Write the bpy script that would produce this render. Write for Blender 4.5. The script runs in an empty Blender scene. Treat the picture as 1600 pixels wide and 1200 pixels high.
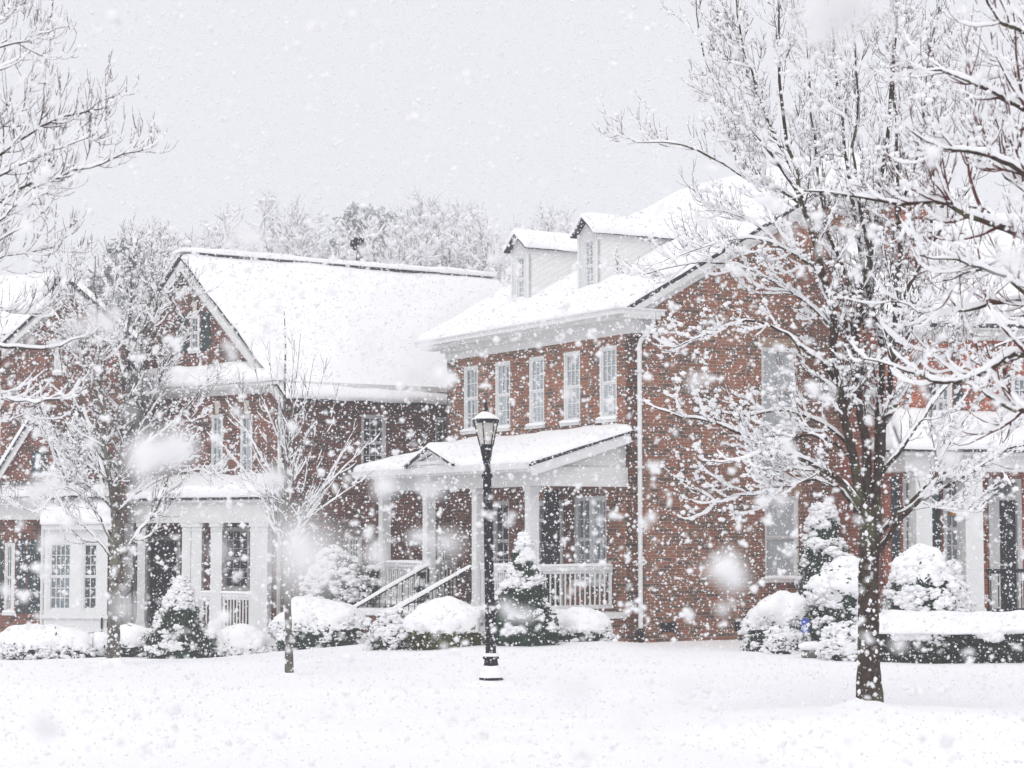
import bpy, math, random
import numpy as np
from mathutils import Vector

random.seed(7)
RNG = np.random.default_rng(11)
S = bpy.context.scene
C = S.collection
PI = math.pi

# ------------------------------------------------------------------ camera
FPX, HZ, CAMZ = 3200.0, 830.0, 2.3
PITCH = math.atan((HZ - 600) / FPX)
CAM = np.array([0, 0, CAMZ])
_F = np.array([0, math.cos(PITCH), math.sin(PITCH)])
_U = np.array([0, -math.sin(PITCH), math.cos(PITCH)])
_R = np.array([1.0, 0, 0])


def ray(px, py):
    d = _F * FPX + _R * (px - 800) + _U * (600 - py)
    return d / d[1]


def at(px, py, y):
    """world point seen at a photograph pixel, y metres in front of the camera"""
    return CAM + ray(px, py) * y


cam_d = bpy.data.cameras.new('camera')
cam = bpy.data.objects.new('camera', cam_d)
C.objects.link(cam)
cam.location = CAM
cam.rotation_euler = (PI / 2 + PITCH, 0, 0)
cam_d.sensor_width = 36
cam_d.lens = FPX / 1600 * 36
cam_d.clip_start = 0.1
cam_d.clip_end = 3000
cam_d.dof.use_dof = True
cam_d.dof.focus_distance = 33
cam_d.dof.aperture_fstop = 4.0
S.camera = cam

# ------------------------------------------------------------------ world and light
SUN_EL, SUN_AZ = math.radians(52), math.radians(200)
w = bpy.data.worlds.new('World')
S.world = w
w.use_nodes = True
nt = w.node_tree
nt.nodes.clear()
sky = nt.nodes.new('ShaderNodeTexSky')
sky.sky_type = 'NISHITA'
sky.sun_disc = False
sky.sun_elevation = SUN_EL
sky.sun_rotation = SUN_AZ
sky.air_density = 1.0
sky.dust_density = 4.0
hs = nt.nodes.new('ShaderNodeHueSaturation')
hs.inputs['Saturation'].default_value = 0.12
mx = nt.nodes.new('ShaderNodeMix')
mx.data_type = 'RGBA'
mx.inputs[0].default_value = 0.85          # overcast: an almost even grey deck
mx.inputs[7].default_value = (9.35, 9.4, 10.0, 1)
bg = nt.nodes.new('ShaderNodeBackground')
bg.inputs['Strength'].default_value = 0.095
wo = nt.nodes.new('ShaderNodeOutputWorld')
nt.links.new(sky.outputs[0], hs.inputs['Color'])
nt.links.new(hs.outputs[0], mx.inputs[6])
nt.links.new(mx.outputs[2], bg.inputs['Color'])
nt.links.new(bg.outputs[0], wo.inputs['Surface'])
sd = bpy.data.lights.new('sun', 'SUN')
sd.energy = 1.05
sd.angle = math.radians(40)
sd.color = (1, 0.985, 0.96)
so = bpy.data.objects.new('sun', sd)
C.objects.link(so)
so.rotation_euler = (PI / 2 - SUN_EL, 0, PI - SUN_AZ)

S.view_settings.view_transform = 'Standard'
S.view_settings.look = 'None'
S.view_settings.exposure = 0.05
S.view_settings.gamma = 1
S.render.engine = 'CYCLES'
S.cycles.use_denoising = True
S.cycles.max_bounces = 6
S.cycles.diffuse_bounces = 3
S.cycles.volume_bounces = 1

# ------------------------------------------------------------------ noise


def _hash(ix, iy, iz, seed):
    h = (ix * 374761393 + iy * 668265263 + iz * 2147483647 + seed * 1274126177) & 0xFFFFFFFF
    h = ((h ^ (h >> 13)) * 1274126177) & 0xFFFFFFFF
    return ((h ^ (h >> 16)) & 0xFFFF) / 65535.0


def vnoise(P, scale=1.0, seed=0):
    """value noise in 0..1 at points P (n,3)"""
    P = np.asarray(P, float) * scale + 1000.0
    i = np.floor(P).astype(np.int64)
    f = P - i
    f = f * f * (3 - 2 * f)
    out = 0
    for a in (0, 1):
        for b in (0, 1):
            for c in (0, 1):
                wgt = (f[..., 0] if a else 1 - f[..., 0]) * (f[..., 1] if b else 1 - f[..., 1]) * (f[..., 2] if c else 1 - f[..., 2])
                out = out + wgt * _hash(i[..., 0] + a, i[..., 1] + b, i[..., 2] + c, seed)
    return out


def fbm(P, scale=1.0, seed=0, octv=3):
    s, a, t = 0, 1.0, 0
    for k in range(octv):
        s = s + a * vnoise(P, scale * 2 ** k, seed + k)
        t += a
        a *= .5
    return s / t


def sstep(x, a, b):
    t = np.clip((x - a) / (b - a), 0, 1)
    return t * t * (3 - 2 * t)


# ------------------------------------------------------------------ materials
MAT = {}


def mat(name, col, rough=.6, spec=.3, var=0, vscale=3.0, bump=0, bscale=30, metal=0, detail=4):
    m = bpy.data.materials.new(name)
    m.use_nodes = True
    n = m.node_tree
    b = n.nodes['Principled BSDF']
    b.inputs['Base Color'].default_value = (*col, 1)
    b.inputs['Roughness'].default_value = rough
    b.inputs['Specular IOR Level'].default_value = spec
    b.inputs['Metallic'].default_value = metal
    tc = n.nodes.new('ShaderNodeTexCoord')
    if var:
        t = n.nodes.new('ShaderNodeTexNoise')
        t.inputs['Scale'].default_value = vscale
        t.inputs['Detail'].default_value = detail
        n.links.new(tc.outputs['Object'], t.inputs['Vector'])
        r = n.nodes.new('ShaderNodeValToRGB')
        r.color_ramp.elements[0].position = .3
        r.color_ramp.elements[1].position = .7
        r.color_ramp.elements[0].color = (*[c * (1 - var) for c in col], 1)
        r.color_ramp.elements[1].color = (*[min(1, c * (1 + var)) for c in col], 1)
        n.links.new(t.outputs['Fac'], r.inputs['Fac'])
        n.links.new(r.outputs['Color'], b.inputs['Base Color'])
    if bump:
        t2 = n.nodes.new('ShaderNodeTexNoise')
        t2.inputs['Scale'].default_value = bscale
        t2.inputs['Detail'].default_value = 5
        n.links.new(tc.outputs['Object'], t2.inputs['Vector'])
        bp = n.nodes.new('ShaderNodeBump')
        bp.inputs['Strength'].default_value = bump
        bp.inputs['Distance'].default_value = .02
        n.links.new(t2.outputs['Fac'], bp.inputs['Height'])
        n.links.new(bp.outputs['Normal'], b.inputs['Normal'])
    MAT[name] = m
    return m


def brick_mat(name, c1, c2, mortar, dark, bias=0.0):
    m = bpy.data.materials.new(name)
    m.use_nodes = True
    n = m.node_tree
    L = n.links
    b = n.nodes['Principled BSDF']
    b.inputs['Roughness'].default_value = .85
    b.inputs['Specular IOR Level'].default_value = .2
    uv = n.nodes.new('ShaderNodeUVMap')
    uv.uv_map = 'UVMap'

    def br(ca, cb, cm, off):
        t = n.nodes.new('ShaderNodeTexBrick')
        t.inputs['Color1'].default_value = (*ca, 1)
        t.inputs['Color2'].default_value = (*cb, 1)
        t.inputs['Mortar'].default_value = (*cm, 1)
        t.inputs['Scale'].default_value = 1
        t.inputs['Mortar Size'].default_value = .006
        t.inputs['Mortar Smooth'].default_value = .2
        t.inputs['Bias'].default_value = bias
        t.inputs['Brick Width'].default_value = .215
        t.inputs['Row Height'].default_value = .076
        if off:
            a = n.nodes.new('ShaderNodeVectorMath')
            a.operation = 'ADD'
            a.inputs[1].default_value = (.215 * 37, .076 * 58, 0)
            L.new(uv.outputs[0], a.inputs[0])
            L.new(a.outputs[0], t.inputs['Vector'])
        else:
            L.new(uv.outputs[0], t.inputs['Vector'])
        return t
    t1 = br(c1, c2, mortar, False)
    t2 = br((0, 0, 0), (1, 1, 1), (0, 0, 0), True)
    rp = n.nodes.new('ShaderNodeValToRGB')
    rp.color_ramp.elements[0].position = .66
    rp.color_ramp.elements[1].position = .80
    L.new(t2.outputs['Color'], rp.inputs['Fac'])
    mixd = n.nodes.new('ShaderNodeMix')
    mixd.data_type = 'RGBA'
    mixd.inputs[7].default_value = (*dark, 1)
    L.new(rp.outputs['Color'], mixd.inputs[0])
    L.new(t1.outputs['Color'], mixd.inputs[6])
    nz = n.nodes.new('ShaderNodeTexNoise')
    nz.inputs['Scale'].default_value = .55
    nz.inputs['Detail'].default_value = 6
    nz.inputs['Roughness'].default_value = .7
    L.new(uv.outputs[0], nz.inputs['Vector'])
    mr = n.nodes.new('ShaderNodeMapRange')
    mr.inputs['From Min'].default_value = .3
    mr.inputs['From Max'].default_value = .7
    mr.inputs['To Min'].default_value = .66
    mr.inputs['To Max'].default_value = 1.22
    L.new(nz.outputs['Fac'], mr.inputs['Value'])
    vm = n.nodes.new('ShaderNodeVectorMath')
    vm.operation = 'SCALE'
    L.new(mixd.outputs[2], vm.inputs[0])
    L.new(mr.outputs['Result'], vm.inputs['Scale'])
    L.new(vm.outputs[0], b.inputs['Base Color'])
    bp = n.nodes.new('ShaderNodeBump')
    bp.inputs['Strength'].default_value = .5
    bp.inputs['Distance'].default_value = .01
    bp.invert = True
    L.new(t1.outputs['Fac'], bp.inputs['Height'])
    L.new(bp.outputs['Normal'], b.inputs['Normal'])
    MAT[name] = m


def stripe_mat(name, ca, cb, period, axis='Y', rough=.5, spec=.3, duty=.5, bump=0):
    """fine parallel lines along a wall's own UV (blinds, clapboard, curtains)"""
    m = bpy.data.materials.new(name)
    m.use_nodes = True
    n = m.node_tree
    L = n.links
    b = n.nodes['Principled BSDF']
    b.inputs['Roughness'].default_value = rough
    b.inputs['Specular IOR Level'].default_value = spec
    uv = n.nodes.new('ShaderNodeUVMap')
    uv.uv_map = 'UVMap'
    sp = n.nodes.new('ShaderNodeSeparateXYZ')
    L.new(uv.outputs[0], sp.inputs[0])
    dv = n.nodes.new('ShaderNodeMath')
    dv.operation = 'DIVIDE'
    dv.inputs[1].default_value = period
    L.new(sp.outputs[axis], dv.inputs[0])
    fr = n.nodes.new('ShaderNodeMath')
    fr.operation = 'FRACT'
    L.new(dv.outputs[0], fr.inputs[0])
    rp = n.nodes.new('ShaderNodeValToRGB')
    rp.color_ramp.elements[0].position = duty - .12
    rp.color_ramp.elements[1].position = duty + .12
    rp.color_ramp.elements[0].color = (*ca, 1)
    rp.color_ramp.elements[1].color = (*cb, 1)
    L.new(fr.outputs[0], rp.inputs['Fac'])
    L.new(rp.outputs['Color'], b.inputs['Base Color'])
    if bump:
        bp = n.nodes.new('ShaderNodeBump')
        bp.inputs['Strength'].default_value = bump
        bp.inputs['Distance'].default_value = .02
        L.new(fr.outputs[0], bp.inputs['Height'])
        L.new(bp.outputs['Normal'], b.inputs['Normal'])
    MAT[name] = m


mat('snow', (.925, .925, .935), rough=.9, spec=.12, bump=.25, bscale=9)
mat('snow_ground', (.93, .93, .94), rough=.9, spec=.12, bump=.22, bscale=2.2)
fm = bpy.data.materials.new('flake')
fm.use_nodes = True
fn = fm.node_tree
fn.nodes.clear()
f1, f2, f3, f4 = [fn.nodes.new(k) for k in ('ShaderNodeBsdfDiffuse', 'ShaderNodeBsdfTranslucent', 'ShaderNodeMixShader', 'ShaderNodeOutputMaterial')]
for k in (f1, f2):
    k.inputs['Color'].default_value = (.955, .955, .962, 1)
f3.inputs[0].default_value = .16
fn.links.new(f1.outputs[0], f3.inputs[1])
fn.links.new(f2.outputs[0], f3.inputs[2])
fn.links.new(f3.outputs[0], f4.inputs['Surface'])
MAT['flake'] = fm
brick_mat('brick', (.325, .112, .066), (.215, .115, .078), (.40, .285, .20), (.115, .078, .066))
brick_mat('brick_brown', (.25, .09, .068), (.16, .07, .056), (.28, .20, .15), (.08, .053, .047))
brick_mat('brick_orange', (.44, .12, .065), (.34, .085, .05), (.40, .27, .21), (.20, .07, .05))
mat('white_paint', (.70, .70, .69), rough=.5, var=.04, vscale=4)
mat('trim_paint', (.76, .765, .76), rough=.45, var=.03, vscale=5)
mat('cream_stone', (.66, .62, .53), rough=.7, var=.08)
stripe_mat('siding', (.66, .655, .64), (.80, .795, .775), .13, duty=.12, bump=.4)
mat('shingle', (.035, .035, .04), rough=.9, var=.4, vscale=18)
mat('shutter_green', (.03, .055, .062), rough=.5, var=.25, vscale=20)
mat('door_dark', (.018, .024, .03), rough=.35, var=.3, vscale=6)
mat('black_iron', (.008, .009, .013), rough=.5, spec=.2, var=.3, vscale=25)
mat('black_paint', (.008, .009, .014), rough=.45, spec=.2, var=.35, vscale=14, bump=.1, bscale=60)
stripe_mat('pane_blind', (.36, .40, .42), (.50, .54, .56), .055, rough=.12, spec=.5)
stripe_mat('pane_curtain', (.20, .24, .26), (.46, .50, .52), .23, axis='X', rough=.1, spec=.5)
mat('pane_dark', (.045, .055, .065), rough=.06, spec=.6, var=.6, vscale=1.4)
mat('pane_grey', (.17, .20, .22), rough=.06, spec=.6, var=.5, vscale=1.6)
mat('pane_shade', (.47, .52, .545), rough=.15, spec=.5, var=.08, vscale=1.0)
mat('bark', (.050, .034, .026), rough=.95, spec=.1, var=.55, vscale=14, bump=1.0, bscale=40, detail=7)
mat('bark_grey', (.12, .108, .095), rough=.95, spec=.1, var=.5, vscale=16, bump=.8, bscale=50, detail=6)
mat('twig', (.075, .043, .036), rough=.9, spec=.1, var=.4, vscale=4)
mat('twig_red', (.105, .034, .030), rough=.85, spec=.15, var=.45, vscale=3)
mat('twig_grey', (.13, .118, .115), rough=.9, spec=.1, var=.4, vscale=4)
mat('twig_hazed', (.20, .185, .185), rough=.9, spec=.1, var=.3, vscale=1)  # distant bark lightened: the fade through snowy air is put into the colour
mat('leaf_green', (.016, .046, .020), rough=.6, spec=.3, var=.6, vscale=6)
mat('leaf_box', (.022, .034, .018), rough=.7, spec=.25, var=.6, vscale=7)
mat('leaf_yellow', (.09, .085, .02), rough=.7, spec=.2, var=.6, vscale=5)
mat('leaf_hazed', (.34, .36, .365), rough=.8, spec=.1, var=.4, vscale=2)  # far needles paled, their haze painted into the base colour
mat('stone', (.16, .15, .135), rough=.9, var=.3, vscale=9, bump=.6, bscale=20)
mat('sign_blue', (.045, .09, .46), rough=.4)
mat('sign_white', (.78, .80, .84), rough=.4)
mat('seed', (.42, .19, .045), rough=.8, var=.5, vscale=40, bump=.9, bscale=80)
mat('steel', (.35, .36, .38), rough=.4, metal=.6)
gl = mat('lamp_glass', (.74, .71, .66), rough=.4, spec=.4, var=.05, vscale=5)
gl.node_tree.nodes['Principled BSDF'].inputs['Transmission Weight'].default_value = .25

# moss and lichen on the front tree's bark


def lichen(m, col, scale, lo, hi):
    n = m.node_tree
    L = n.links
    b = n.nodes['Principled BSDF']
    src = b.inputs['Base Color'].links[0].from_socket
    tc = n.nodes.new('ShaderNodeTexCoord')
    mp = n.nodes.new('ShaderNodeMapping')
    mp.inputs['Scale'].default_value = (1, 1, .45)
    t = n.nodes.new('ShaderNodeTexNoise')
    t.inputs['Scale'].default_value = scale
    t.inputs['Detail'].default_value = 6
    L.new(tc.outputs['Object'], mp.inputs['Vector'])
    L.new(mp.outputs[0], t.inputs['Vector'])
    r = n.nodes.new('ShaderNodeMapRange')
    r.inputs['From Min'].default_value = lo
    r.inputs['From Max'].default_value = hi
    L.new(t.outputs['Fac'], r.inputs['Value'])
    x = n.nodes.new('ShaderNodeMix')
    x.data_type = 'RGBA'
    x.inputs[7].default_value = (*col, 1)
    L.new(r.outputs['Result'], x.inputs[0])
    L.new(src, x.inputs[6])
    L.new(x.outputs[2], b.inputs['Base Color'])


lichen(MAT['bark'], (.10, .10, .055), 5, .52, .66)
lichen(MAT['bark_grey'], (.19, .19, .145), 6, .48, .64)

# ------------------------------------------------------------------ object helpers
WORLD = {}


def link_mesh(name, me, m, parent=None, origin=None, smooth=False):
    o = bpy.data.objects.new(name, me)
    C.objects.link(o)
    me.materials.append(MAT[m] if isinstance(m, str) else m)
    if parent is not None:
        o.parent = parent
        pw = WORLD[parent.name]
    else:
        pw = np.zeros(3)
    o.location = Vector(np.asarray(origin) - pw)
    WORLD[o.name] = np.asarray(origin, float)
    if smooth:
        me.polygons.foreach_set('use_smooth', np.ones(len(me.polygons), bool))
    return o


def np_mesh(name, V, F, m, parent=None, origin=None, smooth=False, uv=None):
    """V (n,3) world, F list of (k,) int arrays blocks [(M,3|4)...] -> ONE mesh object"""
    V = np.asarray(V, np.float32)
    if origin is None:
        origin = WORLD[parent.name] if parent is not None else np.array([(V[:, 0].min() + V[:, 0].max()) / 2, (V[:, 1].min() + V[:, 1].max()) / 2, V[:, 2].min()])
    V = V - np.asarray(origin, np.float32)
    me = bpy.data.meshes.new(name)
    blocks = F if isinstance(F, list) else [F]
    blocks = [np.asarray(b, np.int32) for b in blocks if len(b)]
    me.vertices.add(len(V))
    me.vertices.foreach_set('co', V.ravel())
    idx = np.concatenate([b.ravel() for b in blocks])
    tot = np.concatenate([np.full(len(b), b.shape[1], np.int32) for b in blocks])
    st = np.concatenate([[0], np.cumsum(tot)[:-1]]).astype(np.int32)
    me.loops.add(len(idx))
    me.loops.foreach_set('vertex_index', idx)
    me.polygons.add(len(tot))
    me.polygons.foreach_set('loop_start', st)
    me.polygons.foreach_set('loop_total', tot)
    if uv is not None:
        l = me.uv_layers.new(name='UVMap')
        l.data.foreach_set('uv', np.asarray(uv, np.float32)[idx].ravel())
    me.update(calc_edges=True)
    me.validate()
    return link_mesh(name, me, m, parent, origin, smooth)


def thing(name, loc, label, cat, group=None):
    o = bpy.data.objects.new(name, None)
    o.empty_display_size = .2
    C.objects.link(o)
    o.location = Vector(loc)
    WORLD[o.name] = np.asarray(loc, float)
    tag(o, label, cat, group)
    return o


def tag(o, label, cat, group=None, kind=None):
    if label:
        o['label'] = label
    if cat:
        o['category'] = cat
    if group:
        o['group'] = group
    if kind:
        o['kind'] = kind
    return o


class MB:
    """collects polygons with UVs"""

    def __init__(s):
        s.V, s.F, s.UV = [], [], []

    def poly(s, pts, uv=None):
        k = len(s.V)
        s.V += [tuple(p) for p in pts]
        s.UV += list(uv) if uv is not None else [(0, 0)] * len(pts)
        s.F.append(tuple(range(k, k + len(pts))))

    def hexa(s, c):
        """c: 8 corners, bottom 4 then top 4, counter clockwise from above"""
        for q in ((3, 2, 1, 0), (4, 5, 6, 7), (0, 1, 5, 4), (1, 2, 6, 5), (2, 3, 7, 6), (3, 0, 4, 7)):
            s.poly([c[i] for i in q])

    def box(s, x0, x1, y0, y1, z0, z1):
        s.hexa([(x0, y0, z0), (x1, y0, z0), (x1, y1, z0), (x0, y1, z0), (x0, y0, z1), (x1, y0, z1), (x1, y1, z1), (x0, y1, z1)])

    def bar(s, a, b, wd, ht=None):
        """square bar between two points"""
        ht = ht or wd
        a, b = np.array(a, float), np.array(b, float)
        t = (b - a) / np.linalg.norm(b - a)
        up = np.array([0, 0, 1.0]) if abs(t[2]) < .95 else np.array([1.0, 0, 0])
        n = np.cross(t, up)
        n /= np.linalg.norm(n)
        u = np.cross(n, t)
        q = [a - n * wd / 2 - u * ht / 2, a + n * wd / 2 - u * ht / 2, b + n * wd / 2 - u * ht / 2, b - n * wd / 2 - u * ht / 2]
        s.hexa(q + [p + u * ht for p in q])

    def lathe(s, prof, c, n=20, lean=0):
        """prof [(r,z)...] about a vertical axis at c"""
        c = np.array(c, float)
        k = len(s.V)
        for r, z in prof:
            for i in range(n):
                a = 2 * PI * i / n
                s.V.append((c[0] + r * math.cos(a) + lean * z, c[1] + r * math.sin(a), c[2] + z))
                s.UV.append((a, z))
        for j in range(len(prof) - 1):
            for i in range(n):
                a, b = k + j * n + i, k + j * n + (i + 1) % n
                s.F.append((a, b, b + n, a + n))
        s.F.append(tuple(k + i for i in reversed(range(n))))
        s.F.append(tuple(k + (len(prof) - 1) * n + i for i in range(n)))

    def tube(s, pts, r, n=8):
        P = np.array(pts, float)
        V, F = tubes(P[None], np.full((1, len(P)), r), n)
        k = len(s.V)
        s.V += [tuple(v) for v in V]
        s.UV += [(0, 0)] * len(V)
        s.F += [tuple(int(i) + k for i in f) for f in F]

    def build(s, name, m, parent=None, origin=None, smooth=False):
        V = np.array(s.V, float)
        if origin is None:
            origin = WORLD[parent.name] if parent is not None else np.array([(V[:, 0].min() + V[:, 0].max()) / 2, (V[:, 1].min() + V[:, 1].max()) / 2, V[:, 2].min()])
        me = bpy.data.meshes.new(name)
        me.from_pydata([tuple(v) for v in V - origin], [], s.F)
        l = me.uv_layers.new(name='UVMap')
        for p in me.polygons:
            for li in p.loop_indices:
                l.data[li].uv = s.UV[me.loops[li].vertex_index]
        return link_mesh(name, me, m, parent, origin, smooth)


class Frame:
    """wall coordinates: u along the wall, o outwards, z up"""

    def __init__(s, O, d, n):
        s.O, s.d, s.n = np.array(O[:2], float), np.array(d, float), np.array(n, float)

    def p(s, u, z, o=0.0):
        q = s.O + s.d * u + s.n * o
        return np.array([q[0], q[1], z])

    def u_at(s, px, o=0.0):
        """u of the wall line seen at photo column px"""
        r = ray(px, 600)
        k = r[0] / r[1]
        a = s.O + s.n * o
        return -(a[0] - k * a[1]) / (s.d[0] - k * s.d[1])

    def z_at(s, px, py, o=0.0):
        u = s.u_at(px, o)
        y = (s.O + s.d * u + s.n * o)[1]
        return at(px, py, y)[2]

    def box(s, mb, u0, u1, z0, z1, o0, o1):
        mb.hexa([s.p(u0, z0, o0), s.p(u1, z0, o0), s.p(u1, z0, o1), s.p(u0, z0, o1), s.p(u0, z1, o0), s.p(u1, z1, o0), s.p(u1, z1, o1), s.p(u0, z1, o1)])


# ------------------------------------------------------------------ snow helpers
_t = (1 + 5 ** .5) / 2
_iv = np.array([(-1, _t, 0), (1, _t, 0), (-1, -_t, 0), (1, -_t, 0), (0, -1, _t), (0, 1, _t), (0, -1, -_t), (0, 1, -_t), (_t, 0, -1), (_t, 0, 1), (-_t, 0, -1), (-_t, 0, 1)], float)
_if = np.array([(0, 11, 5), (0, 5, 1), (0, 1, 7), (0, 7, 10), (0, 10, 11), (1, 5, 9), (5, 11, 4), (11, 10, 2), (10, 7, 6), (7, 1, 8), (3, 9, 4), (3, 4, 2), (3, 2, 6), (3, 6, 8), (3, 8, 9), (4, 9, 5), (2, 4, 11), (6, 2, 10), (8, 6, 7), (9, 8, 1)])
_iv /= np.linalg.norm(_iv[0])


def _subdiv(V, F):
    V = list(map(tuple, V))
    mid = {}
    out = []

    def m(a, b):
        k = (min(a, b), max(a, b))
        if k not in mid:
            p = (np.array(V[a]) + np.array(V[b])) / 2
            V.append(tuple(p / np.linalg.norm(p)))
            mid[k] = len(V) - 1
        return mid[k]
    for a, b, c in F:
        ab, bc, ca = m(a, b), m(b, c), m(c, a)
        out += [(a, ab, ca), (b, bc, ab), (c, ca, bc), (ab, bc, ca)]
    return np.array(V), np.array(out)


ICO0 = (_iv, _if)
ICO1 = _subdiv(*ICO0)
OCT = (np.array([(1, 0, 0), (-1, 0, 0), (0, 1, 0), (0, -1, 0), (0, 0, 1), (0, 0, -1)], float),
       np.array([(0, 2, 4), (2, 1, 4), (1, 3, 4), (3, 0, 4), (2, 0, 5), (1, 2, 5), (3, 1, 5), (0, 3, 5)]))


def blobs(P, R, squash=.7, rough=.2, base=ICO1):
    """lumpy rounded clumps at P with radii R"""
    bv, bf = base
    n, k = len(P), len(bv)
    a = RNG.uniform(0, 2 * PI, n)
    ca, sa = np.cos(a), np.sin(a)
    st = RNG.uniform(.8, 1.3, (n, 1))
    q = bv[None] * (1 + rough * RNG.uniform(-1, 1, (n, k, 1)))
    q = q * np.stack([st[:, 0], 1 / st[:, 0], np.full(n, squash)], -1)[:, None, :]
    x = q[..., 0] * ca[:, None] - q[..., 1] * sa[:, None]
    y = q[..., 0] * sa[:, None] + q[..., 1] * ca[:, None]
    V = np.stack([x, y, q[..., 2]], -1) * np.asarray(R)[:, None, None] + np.asarray(P)[:, None, :]
    F = bf[None] + (np.arange(n) * k)[:, None, None]
    return V.reshape(-1, 3), F.reshape(-1, 3)


def tubes(P, R, sides):
    """P (B,N,3) polylines, R (B,N) radii"""
    B, N, _ = P.shape
    T = np.gradient(P, axis=1)
    T /= np.linalg.norm(T, axis=2, keepdims=True) + 1e-9
    mt = np.abs(T.mean(1))
    ref = np.zeros((B, 3))
    ref[np.arange(B), np.argmin(mt, 1)] = 1
    ref = np.repeat(ref[:, None], N, 1)
    n1 = np.cross(T, ref)
    n1 /= np.linalg.norm(n1, axis=2, keepdims=True) + 1e-9
    n2 = np.cross(T, n1)
    a = np.arange(sides) * 2 * PI / sides
    V = P[:, :, None] + R[:, :, None, None] * (n1[:, :, None] * np.cos(a)[None, None, :, None] + n2[:, :, None] * np.sin(a)[None, None, :, None])
    i = np.arange(B * N * sides).reshape(B, N, sides)
    j = np.roll(i, -1, axis=2)
    F = np.stack([i[:, :-1], j[:, :-1], j[:, 1:], i[:, 1:]], -1).reshape(-1, 4)
    return V.reshape(-1, 3), F


def join(parts):
    """[(V,F)...] -> V, [F blocks]"""
    V, F, k = [], [], 0
    for v, f in parts:
        if len(v) == 0:
            continue
        V.append(v)
        F.append(np.asarray(f) + k)
        k += len(v)
    return np.concatenate(V), F


def snow_sheet(P00, P10, P11, P01, th=.16, cell=.12, edges='lrbt', seed=0, lump=.5, over=.03):
    """snow lying on the quad P00-P10 (lower edge) P01-P11 (upper edge); l r b t = edges where it ends in a rounded lip"""
    P00, P10, P11, P01 = [np.asarray(p, float) for p in (P00, P10, P11, P01)]
    lu = max(np.linalg.norm(P10 - P00), np.linalg.norm(P11 - P01))
    lv = max(np.linalg.norm(P01 - P00), np.linalg.norm(P11 - P10))
    nu, nv = max(4, int(lu / cell)), max(4, int(lv / cell))

    def axis(n, l, a, b):
        s = np.linspace(0, 1, n + 1)
        ex = np.array([.0, .02, .06]) / l
        if a:
            s = np.concatenate([ex, s[1:]])
        if b:
            s = np.concatenate([s[:-1], 1 - ex[::-1]])
        return np.unique(np.clip(s, 0, 1))
    U = axis(nu, lu, 'l' in edges, 'r' in edges)
    Vv = axis(nv, lv, 'b' in edges, 't' in edges)
    u, v = np.meshgrid(U, Vv, indexing='ij')
    Q = (P00 * ((1 - u) * (1 - v))[..., None] + P10 * (u * (1 - v))[..., None] + P11 * (u * v)[..., None] + P01 * ((1 - u) * v)[..., None])
    nrm = np.cross(P10 - P00, P01 - P00)
    if np.linalg.norm(nrm) < 1e-6:
        nrm = np.cross(P10 - P00, P11 - P00)
    nrm /= np.linalg.norm(nrm)
    if nrm[2] < 0:
        nrm = -nrm
    d = np.full(u.shape, 9.0)
    out = np.zeros(Q.shape)
    for e, dist, dirv in (('l', u * lu, P00 - P10), ('r', (1 - u) * lu, P10 - P00), ('b', v * lv, P00 - P01), ('t', (1 - v) * lv, P01 - P00)):
        if e in edges:
            d = np.minimum(d, dist)
            dv = dirv / (np.linalg.norm(dirv) + 1e-9)
            wob = over * (2 * vnoise(Q.reshape(-1, 3), 2.2, seed + 5).reshape(u.shape) - .3)
            out += dv * (np.exp(-(dist / .1) ** 2) * wob)[..., None]
    wdt = th * 1.1
    prof = np.sqrt(np.clip(1 - (1 - np.clip(d / wdt, 0, 1)) ** 2, 0, 1))
    nz = fbm(Q.reshape(-1, 3), .9, seed, 4).reshape(u.shape)
    h = th * (1 + lump * (nz - .5) * 2) * (.12 + .88 * prof)
    h = h + th * .55 * (fbm(Q.reshape(-1, 3), .38, seed + 31, 2).reshape(u.shape) - .5) * prof
    top = Q + nrm * h[..., None] + out
    bot = Q + nrm * .004 + out
    a, b = u.shape
    V = np.concatenate([top.reshape(-1, 3), bot.reshape(-1, 3)])
    i = np.arange(a * b).reshape(a, b)
    F = [np.stack([i[:-1, :-1], i[1:, :-1], i[1:, 1:], i[:-1, 1:]], -1).reshape(-1, 4)]
    k = a * b
    for e in (i[:, 0], i[::-1, -1], i[0, ::-1], i[-1, :]):
        F.append(np.stack([e[:-1] + k, e[1:] + k, e[1:], e[:-1]], -1))
    F.append(np.stack([i[:-1, :-1], i[:-1, 1:], i[1:, 1:], i[1:, :-1]], -1).reshape(-1, 4) + k)
    return V, np.concatenate(F)


def snow_part(sheets, parent, name='roof_snow'):
    V, F = join(sheets)
    return np_mesh(name, V, F, 'snow', parent, smooth=True)


# ------------------------------------------------------------------ ground


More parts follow.
